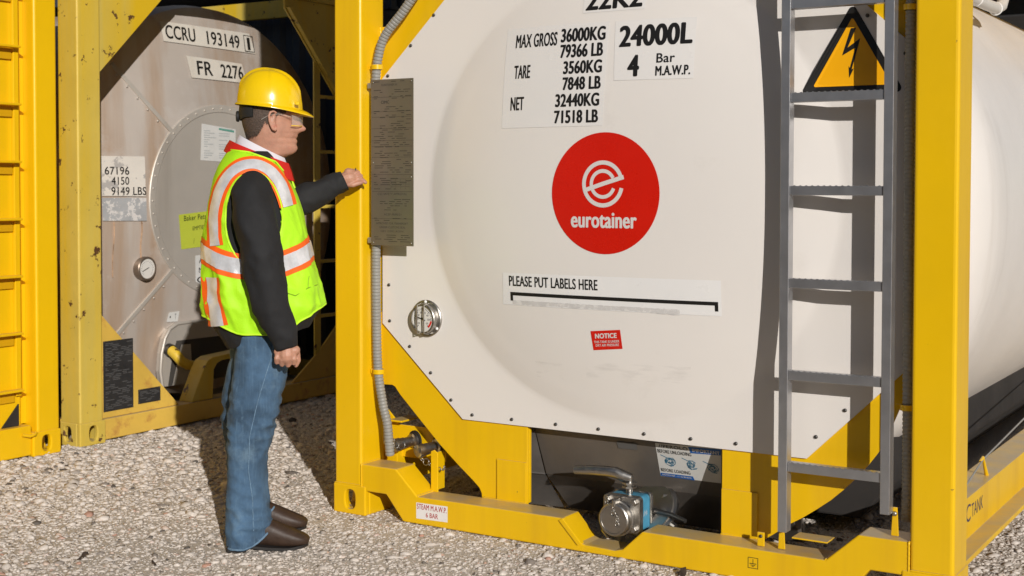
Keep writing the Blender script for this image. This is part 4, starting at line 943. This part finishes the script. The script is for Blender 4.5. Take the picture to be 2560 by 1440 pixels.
# safety glasses
V = []; F = []; nl = 26
for i in range(nl):
    t = R(-62+124*i/(nl-1))
    for j in range(7):
        z = 1.525+.042*j/6; r_x, r_y = .072, .074
        V.append((.010+r_x*math.cos(t)+(.002 if j in (0, 6) else .004), r_y*math.sin(t), z-(.004 if j == 0 and abs(i-nl/2) < 4 else 0)+(.010*math.exp(-((i-nl/2+.5)/2.2)**2) if j == 0 else 0)))
F = [(i*7+j, (i+1)*7+j, (i+1)*7+j+1, i*7+j+1) for i in range(nl-1) for j in range(6)]
GL = MB().add(V, F).build('safety_glasses', m_lens, PER, smooth=180)
MB().tube([V[i*7] for i in range(0, 11)], .0016, 6).build('lens_rim', m_rim, GL, smooth=60); MB().tube([V[i*7] for i in range(15, nl)], .0016, 6).build('lens_rim', m_rim, GL, smooth=60)
MB().tube([V[i*7+6] for i in range(nl)], .0014, 6).build('brow_rim', m_rim, GL, smooth=60)
for s in (-1, 1):
    MB().tube([(.046, s*.070, 1.556), (.0, s*.0800, 1.566), (-.035, s*.0825, 1.560), (-.060, s*.083, 1.545)], [.0042, .0030, .0026, .0030], 8, flat=.5).build('temple_arm', m_lens, GL, smooth=60)

# --- torso shape shared by jacket and vest
TT = [(.66, -.18, .055, .160), (.72, -.190, .070, .168), (.78, -.232, .105, .185), (.83, -.262, .140, .196), (.88, -.274, .158, .203), (.96, -.275, .139, .200), (1.035, -.272, .117, .193), (1.11, -.267, .103, .188), (1.20, -.257, .084, .188),
      (1.27, -.245, .062, .190), (1.33, -.231, .038, .188), (1.37, -.217, .022, .178), (1.40, -.202, .008, .155), (1.425, -.187, -.006, .122), (1.445, -.173, -.020, .090), (1.46, -.160, -.035, .070)]
EXP = 2.35
def S(t, z, off=0., wr=1.):
    b, f, w_ = itp(z, TT, 1), itp(z, TT, 2), itp(z, TT, 3); c, a = (b+f)/2, (f-b)/2; cs, sn = math.cos(t), math.sin(t)
    x = c+a*np.sign(cs)*abs(cs)**(2/EXP); y = w_*np.sign(sn)*abs(sn)**(2/EXP)
    amp = .005*min(1, max(.25, (1.35-z)/.45))*wr
    o_ = off+amp*(math.sin(5*t+4*z)*.5+.5*math.sin(9*t-13*z+1)+.45*math.sin(17*t+9*z)*max(0, (1.05-z)/.3)+.5*math.sin(21*z+3*t))
    o_ += wr*(.009*fold((x, y, z), 9, 9, 5, 4)+.005*fold((x, y, z), 22, 22, 15, 9))*min(1, max(.3, (1.40-z)/.4))
    return (x+o_*cs, y+o_*sn, z)
def near(u, z, off=0., side=-1):
    b, f = itp(z, TT, 1), itp(z, TT, 2); c, a = (b+f)/2, (f-b)/2; q = max(-.999, min(.999, (u-c)/a))
    cs = np.sign(q)*abs(q)**(EXP/2); return S(side*math.acos(max(-1, min(1, cs))), z, off)
def fold(p, sx, sy, sz, seed=0.):
    return .55-2.2*abs(mn.noise(Vector((p[0]*sx+.35*sz*p[2]+seed, p[1]*sy+seed*1.7, p[2]*sz-seed))))
def loft_clothes(mb, path, rad, n=22, wr=.004, seed=0., flat=1., step=.008):
    P_ = [Vector(p) for p in path]; L = [0]
    for i in range(1, len(P_)): L.append(L[-1]+(P_[i]-P_[i-1]).length)
    m_ = max(6, int(L[-1]/step)); pts, rr = [], []
    for i in range(m_+1):
        s_ = L[-1]*i/m_; q = [float(np.interp(s_, L, [p[k] for p in P_])) for k in range(3)]; pts.append(Vector(q)); rr.append(float(np.interp(s_, L, rad)))
    for _ in range(4): pts = [pts[0]]+[(pts[i-1]+2*pts[i]+pts[i+1])/4 for i in range(1, m_)]+[pts[-1]]
    k0 = len(mb.v); mb.tube(pts, rr, n, flat=flat)
    for i in range(m_+1):
        for k in range(n):
            j = k0+i*n+k; p = Vector(mb.v[j]); d = (p-pts[i]).normalized()
            a = wr*(fold(p, 11, 11, 9, seed)+.6*fold(p, 24, 24, 20, seed+3)*(.45+.7*math.exp(-((i*step-L[-1]*.5)/.09)**2)+.7*math.exp(-((i*step-L[-1])/.10)**2)))
            mb.v[j] = tuple(p+d*a)
# jacket
mb = MB(); zs = list(np.arange(.70, 1.442, .012)); nt3 = 72
def jhem(t): return .765+.045*math.cos(t) if math.cos(t) > 0 else .765+.035*math.cos(t)
rows = []
for j, z in enumerate(zs):
    row = []
    for k in range(nt3):
        t = 2*math.pi*k/nt3; zz = max(z, jhem(t)-.012*(len(zs)-j)/len(zs)); row.append(S(t, zz, -.008, .8))
    rows.append(row)
mb.loft(rows, cap=False)
loft_clothes(mb, [(-.085, -.135, 1.315), (-.088, -.190, 1.283), (-.078, -.226, 1.20), (-.055, -.245, 1.09), (-.043, -.250, 1.00), (-.024, -.250, .90), (.008, -.246, .82), (.026, -.244, .775), (.033, -.243, .742)],
             [.058, .070, .073, .070, .069, .065, .055, .045, .040], 40, .0075, .6)
loft_clothes(mb, [(-.085, .140, 1.320), (-.06, .210, 1.29), (.02, .262, 1.235), (.07, .268, 1.248), (.14, .275, 1.283), (.20, .282, 1.315), (.236, .285, 1.332)], [.055, .070, .066, .058, .053, .044, .039], 36, .0075, 2.1)
mb.build('jacket', m_jacket, PER, smooth=180)
# jacket lining collar and shirt collar
def collar(name, mat, c, a0, b0, zt, a1, b1, zb, t0=24, th=.003):
    V = []; n = 60
    for i in range(n):
        t = R(t0+(360-2*t0)*i/(n-1)); cs, sn = math.cos(t), math.sin(t)
        for a, b, zf, o_ in ((a0-.006, b0-.006, zt, -.012), (a0-.003, b0-.003, zt, -.001), (a0, b0, zt, 0.), ((a0+a1)/2+.002, (b0+b1)/2+.002, lambda q: (zt(q)+zb(q))/2, 0.), (a1, b1, zb, 0.), (a1-.004, b1-.004, zb, 0.)):
            V.append((c+a*cs, b*sn, zf(t)+o_))
    MB().add(V, [(6*i+j, 6*i+6+j, 6*i+7+j, 6*i+j+1) for i in range(n-1) for j in range(5)]).build(name, mat, PER, smooth=60)
fz = lambda back, frnt: (lambda t: back+(frnt-back)*((1+math.cos(t))/2)**.9)
collar('shirt_collar', m_shirt, -.058, .086, .076, fz(1.494, 1.405), .100, .094, fz(1.462, 1.350))
collar('jacket_collar', m_redc, -.066, .112, .104, fz(1.474, 1.385), .134, .132, fz(1.434, 1.318), 26)
# vest
def vhem(t): c2 = math.cos(t)**2; return (.778+.098*c2 if math.cos(t) > 0 else .778+.068*c2)+.004*math.sin(7*t)
def vneck(u): return float(np.interp(u, [-.21, -.18, -.10, -.012, .03, .06, .09], [1.444, 1.438, 1.427, 1.394, 1.345, 1.29, 1.22]))
AHC, AHZ, AHA, AHB = -.083, 1.190, .097, .165
def inarm(p):
    return ((p[0]-AHC)/AHA)**2+((p[2]-AHZ)/AHB)**2 < 1 and abs(p[1]) > .09
nt4, nz4 = 220, 130; V = []; F = []
for j in range(nz4):
    for i in range(nt4):
        t = 2*math.pi*i/nt4; h = vhem(t); V.append(S(t, h+(1.452-h)*j/(nz4-1), .004))
for j in range(nz4-1):
    for i in range(nt4):
        q = (j*nt4+i, j*nt4+(i+1) % nt4, (j+1)*nt4+(i+1) % nt4, (j+1)*nt4+i)
        ct = np.mean([V[k] for k in q], 0)
        if inarm(ct) or ct[2] > vneck(ct[0]): continue
        F.append(q)
VE = MB().add(V, F).build('safety_vest', m_vest, PER, smooth=180)
sd_ = VE.modifiers.new('solid', 'SOLIDIFY'); sd_.thickness = .0025; sd_.offset = -1
MB().tube([S(2*math.pi*i/120, vhem(2*math.pi*i/120)+.001, .004) for i in range(121)], .0036, 6).build('hem_binding', m_bind, VE, smooth=60)
for s in (-1, 1):
    MB().tube([near(AHC+AHA*math.cos(a), AHZ+AHB*math.sin(a), .004, s) for a in [2*math.pi*i/72 for i in range(73)]], .0040, 6).build('armhole_binding', m_bind, VE, smooth=60)
    zb_ = [near(u, vneck(u), .004, s) for u in np.linspace(-.172, .055, 30)]
    MB().tube(zb_, .0036, 6).build('neck_binding', m_bind, VE, smooth=60)
def strip(name, mat, fn, n, w_, off, parent=VE, m_=3):
    """fn(i/n) -> ((t,z) centre, (dt,dz) across) on S or a point function"""
    V = []
    for i in range(n+1):
        for j in range(m_+1): V.append(fn(i/n, (j/m_-.5)*w_, off))
    return MB().add(V, [(i*(m_+1)+j, (i+1)*(m_+1)+j, (i+1)*(m_+1)+j+1, i*(m_+1)+j+1) for i in range(n) for j in range(m_)]).build(name, mat, parent, smooth=180)
def waist(f, d, off): t = 2*math.pi*f; return S(t, 1.022+.058*math.cos(t)**2+d, .004+off)
strip('orange_tape', m_orng, waist, 160, .090, .0022); strip('reflective_band', m_silver, waist, 160, .054, .0045)
def along(pts, s):
    P_ = [np.array(p, float) for p in pts]; L = np.r_[0, np.cumsum([np.linalg.norm(P_[i+1]-P_[i]) for i in range(len(P_)-1)])]; L /= L[-1]
    cx_ = lambda f: np.array([np.interp(f, L, [p[k] for p in P_]) for k in range(2)])
    def sm_(f): return sum(cx_(min(1, max(0, f+q*.03))) for q in (-2, -1, 0, 1, 2))/5
    def fn(f, d, off):
        p = sm_(f); t = sm_(min(1, f+.02))-sm_(max(0, f-.02)); t = t/max(1e-6, np.linalg.norm(t)); nn = np.array([-t[1], t[0]]); q = p+nn*d
        return near(q[0], min(q[1], 1.43), .004+off, s)
    return fn
for s in (-1, 1):
    loop = [(-.215, 1.085), (-.222, 1.14), (-.220, 1.20), (-.207, 1.27), (-.182, 1.328), (-.148, 1.369), (-.098, 1.391), (-.052, 1.383), (-.012, 1.346), (.016, 1.295), (.034, 1.225)]
    fn = along(loop, s); strip('orange_tape', m_orng, fn, 60, .056, .0020, m_=5); strip('reflective_band', m_silver, fn, 60, .034, .0042, m_=4)
    fn = along([(-.232, .985), (-.228, .92), (-.215, .85), (-.205, .806)], s); strip('orange_tape', m_orng, fn, 24, .066, .0020, m_=5); strip('reflective_band', m_silver, fn, 24, .042, .0042, m_=4)
    mb = MB(); mb.tube([near(u, z, .006, s) for u, z in ((.030, .930), (.062, .918), (.098, .943), (.130, .950))], .0018, 5)
    mb.tube([near(.098, z, .006, s) for z in (.943, .965, .985)], .0012, 5); mb.build('pocket_flap', M('flap_stitching', (.22, .36, .01), .7), VE, smooth=60)
# jeans
LEGS = {-1: [(.012, -.1835, -.030, .066), (.05, -.1835, -.030, .068), (.10, -.185, -.030, .069), (.16, -.186, -.036, .070), (.22, -.186, -.041, .070), (.285, -.186, -.043, .071), (.35, -.185, -.040, .073), (.40, -.182, -.028, .076), (.454, -.180, -.010, .080), (.50, -.178, .004, .083), (.54, -.174, .012, .085), (.60, -.166, .022, .089), (.66, -.158, .032, .092), (.72, -.155, .038, .093), (.78, -.155, .042, .092), (.86, -.155, .045, .088)],
        1: [(.03, -.190, -.030, .060), (.16, -.194, -.055, .062), (.285, -.202, -.062, .064), (.40, -.214, -.055, .070), (.454, -.218, -.045, .076), (.54, -.214, -.012, .082), (.66, -.188, .015, .092), (.78, -.182, .035, .092), (.86, -.178, .040, .088)]}
mb = MB()
for s, T_ in LEGS.items():
    rows = []; n = 64
    for j, z in enumerate(np.arange(T_[0][0], .86, .0075)):
        b, f, w_ = itp(z, T_, 1), itp(z, T_, 2), itp(z, T_, 3); c, a = (b+f)/2, (f-b)/2; v0 = s*(.120-.035*min(1, z/.86)) ; row = []
        for k in range(n):
            t = 2*math.pi*k/n; cs, sn = math.cos(t), math.sin(t); x = c+a*np.sign(cs)*abs(cs)**.9; y = v0+w_*np.sign(sn)*abs(sn)**.9
            knee = math.exp(-((z-.45)/.10)**2); ank = math.exp(-((z-.12)/.09)**2)
            o_ = .0020*wob(x*3, y*3, z*2.3, 1.5)+(.0075*knee+.0075*ank+.003)*fold((x, y, z), 13, 13, 22, s+2)+.0045*fold((x, y, z), 16, 16, 5, s+7)+(.0030*knee+.0030*ank)*fold((x, y, z), 24, 24, 48, s)
            zz = z
            if j == 0: zz = z+.064*max(0, (cs+.35)/1.35)**1.6        # hem kicks up over the instep
            elif z < .10: zz = max(z, T_[0][0]+.064*max(0, (cs+.35)/1.35)**1.6+.0008*j)
            row.append((x+o_*cs, y+o_*sn, zz))
        rows.append(row)
    mb.loft(rows, cap=False)
mb.loft([ell(-.062, a, b, z, 44) for z, a, b in ((.70, .085, .10), (.74, .100, .13), (.80, .108, .155), (.88, .108, .16))], cap=True)
JE = mb.build('jeans', m_denim, PER, smooth=180)
def jpt(u, z, off=.0025):
    T_ = LEGS[-1]; b, f, w_ = itp(z, T_, 1), itp(z, T_, 2), itp(z, T_, 3); c, a = (b+f)/2, (f-b)/2; q = max(-.98, min(.98, (u-c)/a)); cs = np.sign(q)*abs(q)**(1/.9); sn = -math.sqrt(max(0, 1-cs*cs)); v0 = -(.120-.035*min(1, z/.86))
    return (c+(a+off)*q, v0+(w_+off)*np.sign(sn)*abs(sn)**.9, z)
zz_ = np.linspace(.085, .80, 60)
MB().tube([jpt(float(np.interp(z, [.08, .2, .3, .42, .55, .7, .8], [-.088, -.092, -.105, -.100, -.070, -.025, -.010])), z, .0045) for z in zz_], .0018, 6).build('side_seam', m_stitch, JE, smooth=60)
for s in (-1, 1):
    T_ = LEGS[s]; z = T_[0][0]; b, f, w_ = T_[0][1:]; P_ = []
    for k in range(45):
        t = 2*math.pi*k/44; cs, sn = math.cos(t), math.sin(t); P_.append(((b+f)/2+(f-b)/2*1.02*np.sign(cs)*abs(cs)**.9, s*.119+(w_+.001)*np.sign(sn)*abs(sn)**.9, z+.004+.064*max(0, (cs+.35)/1.35)**1.6))
    MB().tube(P_, .0038, 6).build('hem', m_stitch, JE, smooth=60)
# boots
for s, u0, v0 in ((-1, 0, -.122), (1, -.012, .128)):
    BT = [(-.182, .020, .030, .075), (-.176, .030, .024, .105), (-.160, .035, .022, .118), (-.120, .037, .022, .122), (-.080, .037, .020, .122), (-.045, .038, .017, .120), (-.015, .040, .014, .106), (.015, .043, .012, .090), (.045, .045, .012, .077), (.070, .043, .014, .066), (.088, .039, .016, .056), (.100, .031, .019, .047), (.1055, .018, .024, .038)]
    rows = []
    for u, w_, z0, z1 in BT:
        row = []; cz_, hz_ = (z0+z1)/2, (z1-z0)/2
        for k in range(28):
            t = 2*math.pi*k/28; cs, sn = math.cos(t), math.sin(t); e_ = .62 if sn < 0 else .95
            row.append((u0+u+.004*math.sin(u*70)*max(0, sn)*(u > -.05), v0+w_*np.sign(cs)*abs(cs)**(.75 if sn < 0 else .95), cz_+hz_*np.sign(sn)*abs(sn)**e_+.0015*wob(u*5, k*.2, 0, 2)))
        rows.append(row)
    BO = MB().loft(rows).build('boot', m_boot, PER, smooth=180)
    sole = []
    for a in range(40):
        t = 2*math.pi*a/40; c_, s_ = math.cos(t), math.sin(t); u = -.040+.144*np.sign(c_)*abs(c_)**.8; w_ = float(np.interp(u, [q[0] for q in BT], [q[1] for q in BT])); sole.append((u0+u, v0+(w_+.004)*(1 if s_ > 0 else -1)*min(1, abs(s_)**.5)))
    zt_ = lambda u: float(np.interp(u-u0, [-.19, -.11, -.06, .03, .105], [.024, .022, .012, .006, .016]))
    V = [(u, v, zt_(u)+.006) for u, v in sole]+[(u, v, zt_(u)-.004) for u, v in sole]
    MB().add(V, [tuple(range(40)), tuple(range(40, 80))]+[(i, (i+1) % 40, 40+(i+1) % 40, 40+i) for i in range(40)]).build('sole', m_sole, BO)
    hl = [(u0-.186, v0-.030), (u0-.186, v0+.030), (u0-.115, v0+.036), (u0-.115, v0-.036)]
    MB().add([(u, v, z) for z in (-.002, .022) for u, v in hl], [(0,1,2,3),(4,5,6,7),(0,1,5,4),(1,2,6,5),(2,3,7,6),(3,0,4,7)]).build('heel', m_sole, BO, bevel=.005)
# ring on the raised hand
MB().torus((.281, .3005, 1.3655), (1, 0, -.1), .0108, .0022, 16, 6).build('finger_ring', m_darkplate, PER, smooth=60)

# ================================================================== loose gravel and litter
me = stones('gravel', 125000, region, size, 21); me.materials.append(m_stone)
gv = obj('gravel', me); gv['kind'] = 'stuff'; gv['label'] = 'loose pale crushed stone covering the yard'; gv['category'] = 'gravel'
m_leaf = M('dry_leaf', (.045, .028, .018), .8, var=.3, vs=60)
spots_ = [((1.56, -.06, .010), .030, 'crumpled dark leaf against the bottom rail'), ((-.30, -1.0, .010), .020, 'dark dry leaf on the gravel at the bottom left'), ((-.02, -.93, .010), .014, 'small dark leaf on the gravel left of the boots')]
for (x, y, z), s_, lb in spots_:
    mb = MB(); rows = []
    for i in range(7):
        f = i/6; wv = s_*.45*math.sin(math.pi*min(.98, max(.04, f))); cy = (f-.5)*2*s_
        rows.append([(cy, -wv, .006*math.sin(4*f)), (cy, -wv*.4, .012*math.sin(5*f)+.003), (cy, wv*.4, .011*math.sin(5*f+1)), (cy, wv, .008*math.sin(4*f+2))])
    V = [p for r_ in rows for p in r_]; mb.add(V, [(4*i+j, 4*i+j+1, 4*i+5+j, 4*i+4+j) for i in range(6) for j in range(3)])
    lf = mb.build('dry_leaf', m_leaf, None, smooth=60); lf.location = (x, y, z); lf.rotation_euler = (.3, .2, x*7); lf['label'] = lb; lf['category'] = 'leaf'; lf['group'] = 'dry leaves on the gravel'
    so_ = lf.modifiers.new('s', 'SOLIDIFY'); so_.thickness = .001
